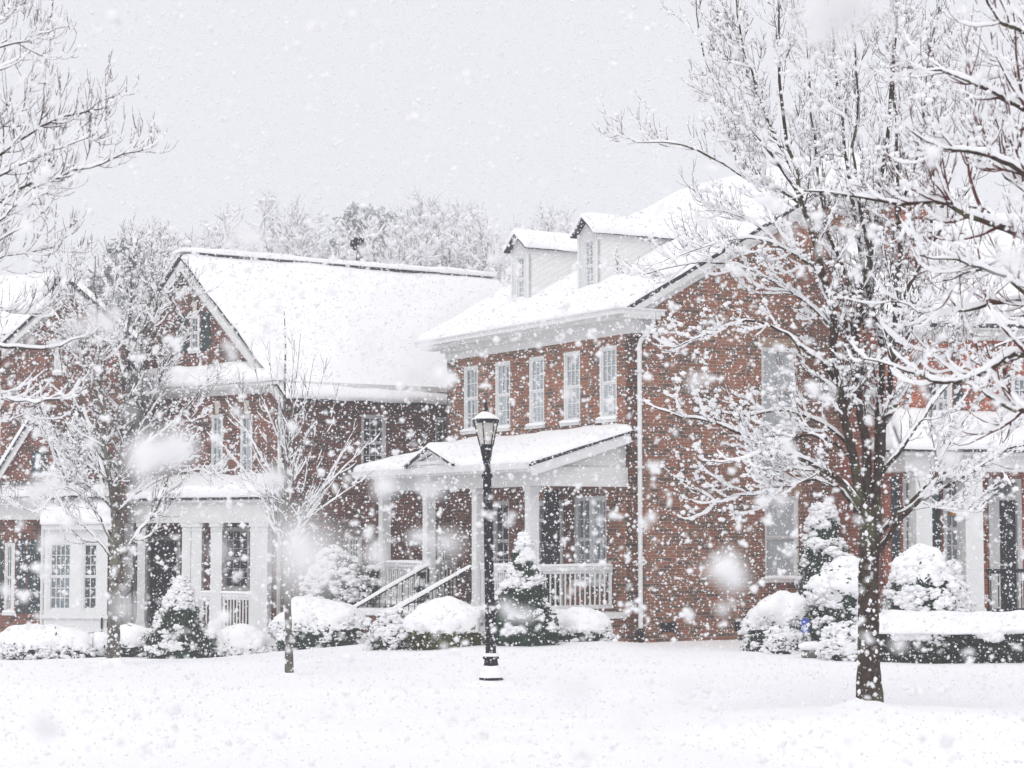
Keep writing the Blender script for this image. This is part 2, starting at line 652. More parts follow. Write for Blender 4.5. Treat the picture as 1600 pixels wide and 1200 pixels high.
def gz(x, y):
    x = np.asarray(x, float)
    y = np.asarray(y, float)
    z = -.52 * sstep(y, 35, 47) * sstep(-x, .5, 8)
    z = z + .16 * np.exp(-(((x - 4.55) / 1.9) ** 2 + ((y - 25.5) / 2.2) ** 2))
    z = z + .10 * np.exp(-(((x - 6.5) / 3.5) ** 2 + ((y - 23.5) / 1.6) ** 2))
    z = z + .14 * sstep(y, 36, 40) * sstep(x, -2, 0) * (1 - sstep(x, 1.6, 3)) * (1 - sstep(y, 41, 43))
    z = z + .12 * np.exp(-(((x + 2.0) / 2.8) ** 2 + ((y - 42) / 2.2) ** 2))
    P = np.stack([x, y, np.zeros_like(x)], -1)
    z = z + .17 * (fbm(P, .24, 3, 3) - .5) + .035 * (fbm(P, 1.1, 9, 2) - .5)
    # half-buried wheel ruts of the street
    for off, dep in ((23.6, .03), (25.3, .022), (28.0, .022)):
        yy = y - (off - .045 * x) - .35 * (vnoise(P * np.array([1, 0, 0]), .15, int(off)) - .5) * 3
        z = z - dep * np.exp(-(yy / .2) ** 2) * 1.6 * sstep(vnoise(P, .22, 21 + int(off)), .35, .75) + dep * .3 * np.exp(-((yy - .36) / .25) ** 2)
    z = z - .42 * (1 - sstep(y + .2 * np.sin(x * .8), 23.3, 25.0)) * sstep(x, .8, 4.0)
    z = z - .16 * (1 - sstep(y + .3 * x, 18.5, 23.0)) * (1 - sstep(x, -4, 1))
    # shallow shelf where the verge meets the street
    z = z - .07 * (1 - sstep(y + .03 * x, 29.2, 30.4)) + .03 * (1 - sstep(y, 20, 23))
    return z


xs = np.unique(np.concatenate([np.linspace(-280, -30, 26), np.linspace(-30, -13, 40), np.linspace(-13, 13, 240), np.linspace(13, 30, 40), np.linspace(30, 280, 26)]))
ys = np.unique(np.concatenate([np.linspace(-40, 15, 30), np.linspace(15, 31, 230), np.linspace(31, 60, 120), np.linspace(60, 300, 40)]))
gx, gy = np.meshgrid(xs, ys, indexing='ij')
gzv = gz(gx.ravel(), gy.ravel()).reshape(gx.shape)
gi = np.arange(gx.size).reshape(gx.shape)
g = np_mesh('ground', np.stack([gx, gy, gzv], -1).reshape(-1, 3),
            np.stack([gi[:-1, :-1], gi[1:, :-1], gi[1:, 1:], gi[:-1, 1:]], -1).reshape(-1, 4), 'snow_ground', origin=(0, 0, 0), smooth=True)
g['kind'] = 'structure'


def G(x, y):
    return float(gz(np.array([x]), np.array([y]))[0])

# ------------------------------------------------------------------ house building kit


def wall(house, f, U0, U1, Z0, Z1, holes=(), m='brick', reveal=.12, gable=None, name='wall', thick=.25):
    us = sorted({U0, U1, *[h[0] for h in holes], *[h[1] for h in holes]})
    zs = sorted({Z0, Z1, *[h[2] for h in holes], *[h[3] for h in holes]})
    us = [u for u in us if U0 <= u <= U1]
    zs = [z for z in zs if Z0 <= z <= Z1]
    mb = MB()

    def q(pts, o=0):
        mb.poly([f.p(u, z, o) for u, z in pts], [(u, z) for u, z in pts])
    for a, b in zip(us, us[1:]):
        for c, d in zip(zs, zs[1:]):
            mu, mz = (a + b) / 2, (c + d) / 2
            if any(h[0] < mu < h[1] and h[2] < mz < h[3] for h in holes):
                continue
            q([(a, c), (b, c), (b, d), (a, d)])
    for (a, b, c, d) in [h[:4] for h in holes]:
        for (p0, p1) in (((a, c), (a, d)), ((b, d), (b, c)), ((a, d), (b, d)), ((b, c), (a, c))):
            mb.poly([f.p(*p0, 0), f.p(*p1, 0), f.p(*p1, -reveal), f.p(*p0, -reveal)],
                    [(p0[0], p0[1]), (p1[0], p1[1]), (p1[0] + reveal, p1[1]), (p0[0] + reveal, p0[1])])
    if gable:
        q(gable)
    # back of the wall and its ends
    mb.poly([f.p(U1, Z0, -thick), f.p(U0, Z0, -thick), f.p(U0, Z1, -thick), f.p(U1, Z1, -thick)])
    for u in (U0, U1):
        mb.poly([f.p(u, Z0, 0), f.p(u, Z0, -thick), f.p(u, Z1, -thick), f.p(u, Z1, 0)], [(0, Z0), (thick, Z0), (thick, Z1), (0, Z1)])
    return mb.build(name, m, house)


def window(house, f, u0, u1, z0, z1, cols=3, rows=2, pane='pane_dark', sill=True, sashes=2, bars=True, casing=.06, snow=True, key=None, mull=0, name='window', flat=False):
    """double hung window filling the wall opening u0..u1, z0..z1"""
    mb = MB()
    o0, o1 = -.10, -.015
    c = casing
    f.box(mb, u0, u0 + c, z0, z1, o0, o1)
    f.box(mb, u1 - c, u1, z0, z1, o0, o1)
    f.box(mb, u0 + c, u1 - c, z1 - c, z1, o0, o1)
    f.box(mb, u0 + c, u1 - c, z0, z0 + c, o0, o1)
    iu0, iu1, iz0, iz1 = u0 + c, u1 - c, z0 + c, z1 - c
    units = [(iu0, iu1)]
    if mull:
        mw = .09
        wd = (iu1 - iu0 - mw * mull) / (mull + 1)
        units = []
        for k in range(mull + 1):
            a = iu0 + k * (wd + mw)
            units.append((a, a + wd))
            if k < mull:
                f.box(mb, a + wd, a + wd + mw, iz0, iz1, o0, o1 - .01)
    hs_ = (iz1 - iz0) / sashes
    for a, b in units:
        for s_ in range(sashes):
            za, zb = iz0 + s_ * hs_, iz0 + (s_ + 1) * hs_
            oo = -.055 if s_ == 0 and sashes == 2 else -.04
            r = .038
            f.box(mb, a, a + r, za, zb, oo - .03, oo)
            f.box(mb, b - r, b, za, zb, oo - .03, oo)
            f.box(mb, a + r, b - r, za, za + r, oo - .03, oo)
            f.box(mb, a + r, b - r, zb - r, zb, oo - .03, oo)
            if bars:
                for k in range(1, cols):
                    x = a + r + (b - a - 2 * r) * k / cols
                    f.box(mb, x - .011, x + .011, za + r, zb - r, oo - .024, oo - .006)
                for k in range(1, rows):
                    z = za + r + (zb - za - 2 * r) * k / rows
                    f.box(mb, a + r, b - r, z - .011, z + .011, oo - .026, oo - .008)
    wo_ = mb.build(name, 'trim_paint', house)
    if flat:                                                       # already a sub-part itself: its pieces stay beside it
        wo_ = house
    pb = MB()
    for a, b in units:
        pb.poly([f.p(a, iz0, -.078), f.p(b, iz0, -.078), f.p(b, iz1, -.078), f.p(a, iz1, -.078)], [(a, iz0), (b, iz0), (b, iz1), (a, iz1)])
    pb.build('pane', pane, wo_)
    if sill:
        sb = MB()
        f.box(sb, u0 - .05, u1 + .05, z0 - .07, z0 - .003, -.09, .06)
        sb.build('sill', 'trim_paint', wo_)
        if snow:
            V, F = snow_sheet(f.p(u0 - .03, z0, .055), f.p(u1 + .03, z0, .055), f.p(u1 + .03, z0 + .03, -.012), f.p(u0 - .03, z0 + .03, -.012), th=.045, cell=.06, edges='lrb', seed=int(abs(u0) * 91 + z0 * 7))
            np_mesh('sill_snow', V, F, 'snow', wo_, smooth=True)
    if key:
        kb = MB()
        mu = (u0 + u1) / 2
        kb.hexa([f.p(mu - .06, z1 + .01, -.02), f.p(mu + .06, z1 + .01, -.02), f.p(mu + .06, z1 + .01, .035), f.p(mu - .06, z1 + .01, .035),
                 f.p(mu - .1, z1 + .34, -.02), f.p(mu + .1, z1 + .34, -.02), f.p(mu + .1, z1 + .34, .035), f.p(mu - .1, z1 + .34, .035)])
        kb.build('keystone', 'cream_stone', wo_)
    return wo_


def shutter(house, f, u0, u1, z0, z1):
    mb = MB()
    f.box(mb, u0, u0 + .05, z0, z1, .004, .045)
    f.box(mb, u1 - .05, u1, z0, z1, .004, .045)
    zm = (z0 + z1) / 2
    for a, b in ((z0, z0 + .07), (zm - .035, zm + .035), (z1 - .07, z1)):
        f.box(mb, u0 + .05, u1 - .05, a, b, .004, .043)
    n = max(6, int((z1 - z0) / .06))
    for k in range(n):
        z = z0 + .07 + (z1 - z0 - .14) * k / n
        if abs(z - zm) < .05:
            continue
        p = [f.p(u0 + .05, z, .034), f.p(u1 - .05, z, .034), f.p(u1 - .05, z + .045, .012), f.p(u0 + .05, z + .045, .012)]
        mb.poly(p)
    f.box(mb, u0 + .05, u1 - .05, z0 + .07, z1 - .07, .003, .008)
    return mb.build('shutter', 'shutter_green', house)


def column(house, f, u, o, z0, z1, wd=.24, name='column', axis=None):
    """square panelled porch column with base and capital; f gives its axes"""
    e1 = np.array(axis if axis is not None else f.d, float)
    e1 = e1 / np.linalg.norm(e1)
    e2 = np.array([-e1[1], e1[0]])
    c = f.p(u, 0, o)[:2]
    mb = MB()

    def b(h, za, zb):
        q = [c + e1 * a * h + e2 * b_ * h for a, b_ in ((-1, -1), (1, -1), (1, 1), (-1, 1))]
        if (e1[0] * e2[1] - e1[1] * e2[0]) < 0:
            q = q[::-1]
        mb.hexa([(*p, za) for p in q] + [(*p, zb) for p in q])
    h = wd / 2
    b(h + .035, z0, z0 + .12)
    b(h + .015, z0 + .123, z0 + .17)
    b(h, z0 + .172, z1 - .2)
    b(h + .012, z1 - .198, z1 - .16)
    b(h + .002, z1 - .158, z1 - .1)
    b(h + .03, z1 - .098, z1 - .003)
    return mb.build(name, 'trim_paint', house)


BAL = {}


def railing(house, A, B, z0, z1, n, m='trim_paint', w_=.034, toph=.09, snow=True, name='railing', origin=None):
    """level railing between plan points A and B"""
    A, B = np.array(A[:2], float), np.array(B[:2], float)
    d = (B - A) / np.linalg.norm(B - A)
    mb = MB()
    mb.bar((*A, z1 - toph / 2), (*B, z1 - toph / 2), .09, toph)
    mb.bar((*A, z1 - toph - .03), (*B, z1 - toph - .03), .05, .055)
    mb.bar((*A, z0 + .05), (*B, z0 + .05), .07, .08)
    for q in (A + d * .03, B - d * .03):
        mb.bar((*q, z0 + .02), (*q, z1 - toph + .01), .055 if w_ > .02 else .025)
    r = mb.build(name, m, house)
    key = (round(z1 - z0, 3), w_, m, round(math.atan2(d[1], d[0]), 3))
    if key not in BAL:
        b = MB()
        b.bar((0, 0, .09), (0, 0, z1 - z0 - toph - .057), w_)
        me = b.build('baluster', m, r, origin=(0, 0, 0)).data
        C.objects.unlink(bpy.data.objects['baluster']) if False else None
        tmp = [o for o in C.objects if o.data is me][0]
        bpy.data.objects.remove(tmp)
        BAL[key] = me
    for k in range(n):
        p = A + (B - A) * (k + .5) / n
        o = bpy.data.objects.new('baluster', BAL[key])
        C.objects.link(o)
        o.parent = r
        o.location = Vector((p[0], p[1], z0)) - Vector(WORLD[r.name])
        o.rotation_euler = (0, 0, 0)
        WORLD[o.name] = np.array([p[0], p[1], z0])
    if snow:
        nn = np.array([-d[1], d[0]])
        V, F = snow_sheet((*(A - nn * .042), z1), (*(B - nn * .042), z1), (*(B + nn * .042), z1), (*(A + nn * .042), z1), th=.06, cell=.06, seed=3)
        np_mesh('railing_snow', V, F, 'snow', r, smooth=True)
    return r


def slab(mb, quad, th):
    """roof slab: quad at its top surface, th downwards along its normal"""
    q = [np.asarray(p, float) for p in quad]
    n = np.cross(q[1] - q[0], q[3] - q[0])
    if np.linalg.norm(n) < 1e-6:
        n = np.cross(q[1] - q[0], q[2] - q[0])
    n /= np.linalg.norm(n)
    if n[2] < 0:
        n = -n
    b = [p - n * th for p in q]
    mb.poly(q)
    mb.poly(b[::-1])
    for i in range(4):
        j = (i + 1) % 4
        mb.poly([b[i], b[j], q[j], q[i]])


def lerp(a, b, t):
    return np.asarray(a, float) * (1 - t) + np.asarray(b, float) * t


# ------------------------------------------------------------------ the brick house in the middle (gable to the right)
C1 = at(990, 1003, 42.5)
C1[2] = 0
ang = math.radians(30)
eL = np.array([-math.sin(ang), math.cos(ang)])
eR = np.array([math.cos(ang), math.sin(ang)])
H1 = thing('brick_house', (C1[0], C1[1], 0), 'red brick house with two white dormers and a railed front porch, behind the street lamp', 'house')
fF = Frame(C1, eL, -eR)          # front, u = t
fG = Frame(C1, eR, -eL)          # gable side, u = s
TL = fF.u_at(706)


def roofz(s):
    return 7.10 + .56 * s


SM, SC = 7.2, 4.8
ZC, ZR = roofz(SC), roofz(SM)

upw = []
zt = fF.z_at(949, 541)
zb = fF.z_at(949, 655)
for a, b in ((725, 745), (774, 795), (827, 848), (881, 904), (937, 961)):
    ua, ub = sorted((fF.u_at(a), fF.u_at(b)))
    upw.append((ua - .06, ub + .03, zb, zt))
zp0 = .62                                                          # porch floor
loww = (fF.u_at(946) - .02, fF.u_at(896), 1.2, 3.05)
doorh = (fF.u_at(880), fF.u_at(838), zp0, 2.98)
slitw = (5.15, 5.9, 1.15, 3.0)
wall(H1, fF, 0, TL + .25, -.6, 6.95, upw + [loww, doorh, slitw])
panes = ['pane_curtain', 'pane_curtain', 'pane_blind', 'pane_blind', 'pane_blind']
for h, pm in zip(upw, panes[::-1] if False else panes):
    window(H1, fF, *h, cols=3, rows=2, pane=pm)
window(H1, fF, *loww, cols=2, rows=2, pane='pane_curtain', mull=1)
window(H1, fF, *slitw, cols=2, rows=2, pane='pane_dark')
# front door with transom and dark shutters
mb = MB()
fF.box(mb, doorh[0], doorh[0] + .1, zp0, 2.98, -.1, .03)
fF.box(mb, doorh[1] - .1, doorh[1], zp0, 2.98, -.1, .03)
fF.box(mb, doorh[0] + .1, doorh[1] - .1, 2.86, 2.98, -.1, .03)
fF.box(mb, doorh[0] + .1, doorh[1] - .1, 2.5, 2.58, -.1, 0)
df = mb.build('door_frame', 'trim_paint', H1)
mb = MB()
fF.box(mb, doorh[0] + .1, doorh[1] - .1, zp0 + .03, 2.5, -.12, -.07)
for za, zb_ in ((.85, 1.45), (1.6, 2.35)):
    fF.box(mb, doorh[0] + .2, (doorh[0] + doorh[1]) / 2 - .05, za, zb_, -.07, -.05)
    fF.box(mb, (doorh[0] + doorh[1]) / 2 + .05, doorh[1] - .2, za, zb_, -.07, -.05)
dr = mb.build('door', 'door_dark', H1)
mb = MB()
mb.lathe([(0.0, 0), (.03, .01), (.035, .03), (.02, .05), (0.0, .055)], fF.p(doorh[0] + .2, 1.5, -.03), 10)
mb.build('handle', 'steel', dr)
mb = MB()
mb.poly([fF.p(doorh[0] + .1, 2.58, -.06), fF.p(doorh[1] - .1, 2.58, -.06), fF.p(doorh[1] - .1, 2.86, -.06), fF.p(doorh[0] + .1, 2.86, -.06)])
mb.build('transom', 'pane_grey', H1)
# dark banner hanging by the door with a rounded foot
bu0, bu1 = fF.u_at(872, .4), fF.u_at(851, .4)
mb = MB()
pts = [(bu0, 3.2), (bu1, 3.2), (bu1, 2.35)] + [(bu1 + (bu0 - bu1) * (.5 - .5 * math.cos(PI * k / 8)), 2.35 - .35 * math.sin(PI * k / 8)) for k in range(1, 8)] + [(bu0, 2.35)]
mb.poly([fF.p(u, z, .42) for u, z in pts])
mb.poly([fF.p(u, z, .38) for u, z in pts[::-1]])
for (a, b) in zip(pts, pts[1:] + pts[:1]):
    mb.poly([fF.p(*a, .42), fF.p(*a, .38), fF.p(*b, .38), fF.p(*b, .42)])
bn = mb.build('hanging_banner', 'black_iron')
tag(bn, 'black hanging banner with a rounded foot on the porch of the red brick house', 'banner')

gh = [(fG.u_at(1190), fG.u_at(1245), fG.z_at(1217, 672), fG.z_at(1217, 543)), (fG.u_at(1193), fG.u_at(1246), fG.z_at(1219, 905), fG.z_at(1219, 775)),
      (fG.u_at(1030), fG.u_at(1056), fG.z_at(1040, 988), fG.z_at(1040, 973)), (fG.u_at(1145), fG.u_at(1169), fG.z_at(1155, 986), fG.z_at(1155, 971))]
wall(H1, fG, 0, 2 * SM, -.6, 6.9, gh, gable=[(0, 6.9), (2 * SM, 6.9), (2 * SM - SC, ZC - .2), (SC, ZC - .2)])
window(H1, fG, *gh[0], cols=3, rows=2, pane='pane_shade', bars=False, casing=.05)
window(H1, fG, *gh[1], cols=3, rows=2, pane='pane_shade', bars=False, casing=.05)
for h in gh[2:]:
    mb = MB()
    fG.box(mb, h[0], h[1], h[2], h[3], -.11, -.06)
    for k in range(4):
        z = h[2] + (h[3] - h[2]) * (k + .5) / 4
        fG.box(mb, h[0], h[1], z - .012, z + .012, -.058, -.01)
    mb.build('foundation_vent', 'black_iron', H1)
# lintels of upright bricks over the gable windows
for h in gh[:2]:
    mb = MB()
    n = 9
    for k in range(n):
        a = h[0] - .1 + (h[1] - h[0] + .2) * k / n
        b = h[0] - .1 + (h[1] - h[0] + .2) * (k + 1) / n - .012
        fG.box(mb, a, b, h[3] + .006, h[3] + .2, -.05, .006)
    mb.build('lintel', MAT['brick'], H1)
# cornice: frieze, gutter and the return round the corner
mb = MB()
fF.box(mb, 0.0, TL + .25, 6.42, 6.9, .003, .05)
fF.box(mb, -.05, TL + .3, 6.60, 6.70, .05, .16)
fF.box(mb, -.12, TL + .9, 6.70, 6.78, .0, .40)
fG.box(mb, -.05, .42, 6.42, 6.70, .003, .06)
fG.box(mb, -.4, .52, 6.703, 6.777, .003, .3)
mb.build('frieze', 'white_paint', H1)
mb = MB()
fF.box(mb, -.2, TL + .95, 6.78, 6.90, .38, .52)
fF.box(mb, -.2, TL + .95, 6.885, 6.915, .40, .55)
fG.box(mb, -.50, .62, 6.78, 6.90, .18, .30)
fG.box(mb, -.53, .65, 6.885, 6.915, .02, .33)
mb.build('gutter', 'trim_paint', H1)
# rake boards on the gable
mb = MB()


def rake(mb, f, s0, s1, za, zb_, wd, o0, o1):
    mb.hexa([f.p(s0, za - wd, o0), f.p(s1, zb_ - wd, o0), f.p(s1, zb_ - wd, o1), f.p(s0, za - wd, o1),
             f.p(s0, za, o0), f.p(s1, zb_, o0), f.p(s1, zb_, o1), f.p(s0, za, o1)])


for s0, s1 in ((-.1, SC), (2 * SM + .1, 2 * SM - SC)):
    za, zb_ = roofz(min(s0, 2 * SM - s0)) - .10, ZC - .10
    rake(mb, fG, s0, s1, za, zb_, .30, .003, .06)
    rake(mb, fG, s0, s1, za, zb_, .14, .06, .24)
rake(mb, fG, SC, 2 * SM - SC, ZC - .1, ZC - .1, .2, .003, .2)
mb.build('rake_board', 'white_paint', H1)
# roof with clipped gable, dark shingles under snow
OV = .25
TE = TL + .95


def r1(s, t, front=True):
    ss = s if front else 2 * SM - s
    q = fF.p(t, roofz(s), -ss)
    return q


TH = 2.0
mb = MB()
A0, A1 = r1(-.42, -OV), r1(-.42, TE)
B0, B1 = r1(SC, -OV), r1(SC, TE)
D0, D1 = r1(SM, TH), r1(SM, TE)
slab(mb, [A0, A1, B1, B0], .06)
slab(mb, [B0, B1, D1, D0], .06)
b0, b1 = r1(SC, -OV, False), r1(SC, TE, False)
a0, a1 = r1(-.42, -OV, False), r1(-.42, TE, False)
slab(mb, [a1, a0, b0, b1], .06)
slab(mb, [b1, b0, D0, D1], .06)
slab(mb, [B0, b0, D0, D0], .06)
rf = mb.build('roof', 'shingle', H1)
snow_part([snow_sheet(A0, A1, B1, B0, .17, .14, 'lrb', 1, over=.06), snow_sheet(B0, B1, D1, D0, .17, .14, 'r', 2),
           snow_sheet(b0, B0, D0, D0, .16, .14, 'b', 3), snow_sheet(a0, a1, b1, b0, .17, .3, 'lrb', 4), snow_sheet(b0, b1, D1, D0, .17, .3, 'r', 5)], rf)

# far wall
fX = Frame(fF.p(TL + .25, 0)[:2], eR, eL)
wall(H1, fX, 0, 2 * SM, -.6, 6.9, gable=[(0, 6.9), (2 * SM, 6.9), (2 * SM - SC, ZC - .2), (SM, ZR - .2), (SC, ZC - .2)])
# downspout near the corner
mb = MB()
mb.tube([fG.p(.36, 6.80, .24), fG.p(.36, 6.62, .24), fG.p(.33, 6.5, .2), fG.p(.17, 6.28, .08), fG.p(.13, 6.18, .07), fG.p(.13, .3, .07)], .05, 10)
for z in (1.6, 3.6, 5.6):
    fG.box(mb, .05, .21, z, z + .05, .003, .125)
mb.build('downspout', 'trim_paint', H1)
mb = MB()
mb.tube([fG.p(.13, .3, .07), fG.p(.13, -.1, .07)], .06, 10)
mb.build('downspout_foot', 'black_iron', H1)

# dormers: find where each front stands on the roof from the photograph


def roof_hit(px, py):
    r = ray(px, py)
    o = fF.p(0, roofz(0), 0)
    n = np.cross(r1(0, 1) - r1(0, 0), r1(1, 0) - r1(0, 0))
    k = np.dot(o - CAM, n) / np.dot(r, n)
    q = CAM + r * k
    d = q[:2] - C1[:2]
    return -np.dot(d, -eR), np.dot(d, eL)       # s, t


def dormer(pxl, pxr, pyb, py_eave, py_peak, wt, wb, wl, wr):
    s, _ = roof_hit(pxr, pyb)
    fD = Frame(fF.p(0, 0, -s)[:2], eL, -eR)
    t0, t1 = fD.u_at(pxr), fD.u_at(pxl)
    zb_ = roofz(s) + .02
    ze = fD.z_at(pxr, py_eave)
    zk = ze + (t1 - t0) * .36
    hole = (fD.u_at(wr), fD.u_at(wl), fD.z_at(wr, wb), fD.z_at(wr, wt))
    tm = (t0 + t1) / 2
    d = wall(H1, fD, t0, t1, zb_ - .1, ze, [hole], m='white_paint', reveal=.07, gable=[(t0, ze), (t1, ze), (tm, zk)], name='dormer', thick=.08)
    sb = (ze - 7.10) / .56                       # where the side wall's top meets the roof
    sk = (zk - 7.10) / .56
    sd_ = MB()
    for t in (t0, t1):
        p0, p1, p2 = fF.p(t, zb_ - .1, -s - .002), fF.p(t, ze, -s - .002), fF.p(t, ze, -sb)
        # clapboards run with the roof slope, as in the photo
        def uvp(p):
            return (0, p[2] - roofz(-np.dot(p[:2] - C1[:2], -eR)))
        sd_.poly([p0, p1, p2] if t == t1 else [p2, p1, p0], [uvp(p) for p in ([p0, p1, p2] if t == t1 else [p2, p1, p0])])
    sd_.build('side_wall', 'siding', d)
    tr = MB()
    for t, sg in ((t0, -1), (t1, 1)):
        fD.box(tr, t - .05 if sg > 0 else t - .02, t + .02 if sg > 0 else t + .05, zb_ - .1, ze, .003, .03)
        a, b = fF.p(t + sg * .012, ze - .1, -s + .03), fF.p(t + sg * .012, ze - .1, -sb + .25)
        tr.bar(a, b, .02, .2)
    tr.build('corner_board', 'trim_paint', d)
    window(d, fD, *hole, cols=2, rows=3, pane='pane_blind', casing=.05, snow=True, flat=True)
    rm = MB()
    ov, fr = .12, .16
    sh = []
    for sg, te in ((-1, t0 - ov), (1, t1 + ov)):
        zo = ze - ov * .72 + .03
        q = [fF.p(te, zo, -s + fr), fF.p(te, zo, -((zo - 7.1) / .56) - .02), fF.p(tm, zk + .05, -sk - .02), fF.p(tm, zk + .05, -s + fr)]
        slab(rm, q, .03)
        sh.append(snow_sheet(q[0], q[1], q[2], q[3], .15, .09, 'lb', int(s * 10) + sg, over=.04))
    rr = rm.build('dormer_roof', 'shingle', d)
    V, F = join(sh)
    np_mesh('roof_snow', V, F, 'snow', d, smooth=True)


dormer(905, 934, 458, 360, 340, 371, 456, 911, 928)
dormer(800, 826, 478, 384, 362, 397, 472, 805, 819)

# porch of this house
zc_, zbm = 3.22, 3.62                                              # beam bottom and top
PD = 2.0
T0 = .28
tcol = [Frame(fF.p(0, 0, PD)[:2], eL, -eR).u_at(831)] + [Frame(fF.p(0, 0, PD)[:2], eL, -eR).u_at(x) for x in (748, 671, 602)]
TEND = tcol[-1] + .15
mb = MB()
fF.box(mb, T0 - .05, TEND + .15, zp0 - .12, zp0, .002, PD + .2)
pf = mb.build('porch_floor', 'trim_paint', H1)
V, F = snow_sheet(fF.p(T0 - .02, zp0 + .003, PD + .18), fF.p(TEND + .1, zp0 + .003, PD + .18), fF.p(TEND + .1, zp0 + .003, 1.35), fF.p(T0 - .02, zp0 + .003, 1.35), .08, .12, 'lrb', 8)
np_mesh('floor_snow', V, F, 'snow', pf, smooth=True)
mb = MB()


def bwall(mb, f, u0, u1, z0, z1, o0, o1):
    for (pa, pb_) in (((u0, o1), (u1, o1)), ((u0, o0), (u0, o1)), ((u1, o1), (u1, o0))):
        L_ = abs(pa[0] - pb_[0]) + abs(pa[1] - pb_[1])
        mb.poly([f.p(pa[0], z0, pa[1]), f.p(pb_[0], z0, pb_[1]), f.p(pb_[0], z1, pb_[1]), f.p(pa[0], z1, pa[1])], [(0, z0), (L_, z0), (L_, z1), (0, z1)])
    mb.poly([f.p(u0, z1, o0), f.p(u1, z1, o0), f.p(u1, z1, o1), f.p(u0, z1, o1)], [(0, 0), (u1 - u0, 0), (u1 - u0, o1 - o0), (0, o1 - o0)])


bwall(mb, fF, T0 + .02, TEND, -.6, zp0 - .122, .003, PD + .08)
mb.build('porch_base', 'brick', H1)
for t in tcol:
    column(H1, fF, t, PD, zp0, zc_, .215)
mb = MB()
fF.box(mb, T0 - .1, TEND + .1, zc_, zbm, PD - .14, PD + .14)
fF.box(mb, T0 - .1, T0 + .2, zc_, zbm - .003, .003, PD - .143)
fF.box(mb, T0 - .13, TEND + .13, zbm - .1, zbm - .04, PD + .14, PD + .19)
fF.box(mb, T0 + .2, TEND, zbm - .07, zbm - .03, .003, PD - .143)
mb.build('porch_beam', 'white_paint', H1)
# lean-to roof: gable-end siding to the right, hip to the left
ZW = 4.38
ze_ = zbm + .06
mb = MB()
tri = [(PD + .14, zbm), (.004, zbm), (.004, ZW - .12), ]
mb.poly([fF.p(T0 - .02, z, o) for o, z in tri], [(o, z) for o, z in tri])
mb.build('porch_gable', 'siding', H1)
mb = MB()
q0, q1 = fF.p(T0 - .2, ze_ - .03, PD + .42), fF.p(T0 - .2, ZW, 0.004)
mb.bar(q0 - np.array([0, 0, .14]), q1 - np.array([0, 0, .14]), .05, .2)
mb.bar(fF.p(T0 - .2, ze_ - .055, PD + .5), fF.p(TEND + .5, ze_ - .055, PD + .5), .1, .13)
mb.bar(fF.p(T0 - .2, ze_ - .14, PD + .36), fF.p(TEND + .5, ze_ - .14, PD + .36), .24, .05)
mb.build('porch_gutter', 'trim_paint', H1)
e0, e1_ = fF.p(T0 - .25, ze_, PD + .46), fF.p(TEND + .55, ze_, PD + .46)
w0, w1 = fF.p(T0 - .25, ZW, 0.005), fF.p(TEND - 1.2, ZW, 0.005)
e2_ = fF.p(TEND + .55, ze_, -.9)
w2 = fF.p(TEND - .6, ze_ + .45, -.9)
mb = MB()
slab(mb, [e0, e1_, w1, w0], .04)
slab(mb, [e1_, e2_, w2, w1], .04)
pr = mb.build('porch_roof', 'shingle', H1)
V, F = join([snow_sheet(e0, e1_, w1, w0, .15, .09, 'lb', 12, over=.05), snow_sheet(e1_, e2_, w2, w1, .15, .1, 'b', 13, over=.05)])
np_mesh('roof_snow', V, F, 'snow', pr, smooth=True)
# small pediment over the steps
fP = Frame(fF.p(0, 0, PD + .47)[:2], eL, -eR)
pa, pb_ = fP.u_at(713), fP.u_at(643)
pm_ = (pa + pb_) / 2
pz0, pz1 = ze_ + .08, fP.z_at(678, 697) - .08
mb = MB()
mb.poly([fP.p(pa + .1, pz0, 0), fP.p(pb_ - .1, pz0, 0), fP.p(pm_, pz1 - .1, 0)])
mb.bar(fP.p(pa, pz0, .06), fP.p(pm_, pz1, .06), .1, .11)
mb.bar(fP.p(pb_, pz0, .06), fP.p(pm_, pz1, .06), .1, .11)
mb.bar(fP.p(pa + .05, pz0 + .04, .04), fP.p(pb_ - .05, pz0 + .04, .04), .08, .08)
pd_ = mb.build('pediment', 'trim_paint', H1)
mb = MB()
sh = []
for u in (pa - .06, pb_ + .06):
    bo = (pz1 - ze_) * (PD + .46) / (ZW - ze_) + .2
    q = [fP.p(u, pz0 - .02, .15), fP.p(u, pz0 - .02, -.15), fP.p(pm_, pz1 + .07, -bo), fP.p(pm_, pz1 + .07, .15)]
    slab(mb, q, .05)
    sh.append(snow_sheet(*q, .11, .07, 'lb', int(u * 10), over=.03))
mb.build('pediment_roof', 'shingle', pd_)
V, F = join(sh)
np_mesh('pediment_snow', V, F, 'snow', pd_, smooth=True)
# dark lattice behind the pediment
mb = MB()
mb.poly([fP.p(pa + .28, pz0 + .09, .006), fP.p(pb_ - .28, pz0 + .09, .006), fP.p(pm_, pz1 - .28, .006)])
mb.build('louvre', 'pane_grey', pd_)
# porch railings
railing(H1, fF.p(tcol[0], 0, .06), fF.p(tcol[0], 0, PD - .14), zp0 + .06, zp0 + .95, 15)
railing(H1, fF.p(tcol[0] + .15, 0, PD), fF.p(tcol[1] - .15, 0, PD), zp0 + .06, zp0 + .95, 22)
railing(H1, fF.p(tcol[2] + .15, 0, PD), fF.p(tcol[3] - .15, 0, PD), zp0 + .06, zp0 + .95, 18)
railing(H1, fF.p(tcol[3], 0, PD - .15), fF.p(tcol[3], 0, .1), zp0 + .06, zp0 + .95, 18)
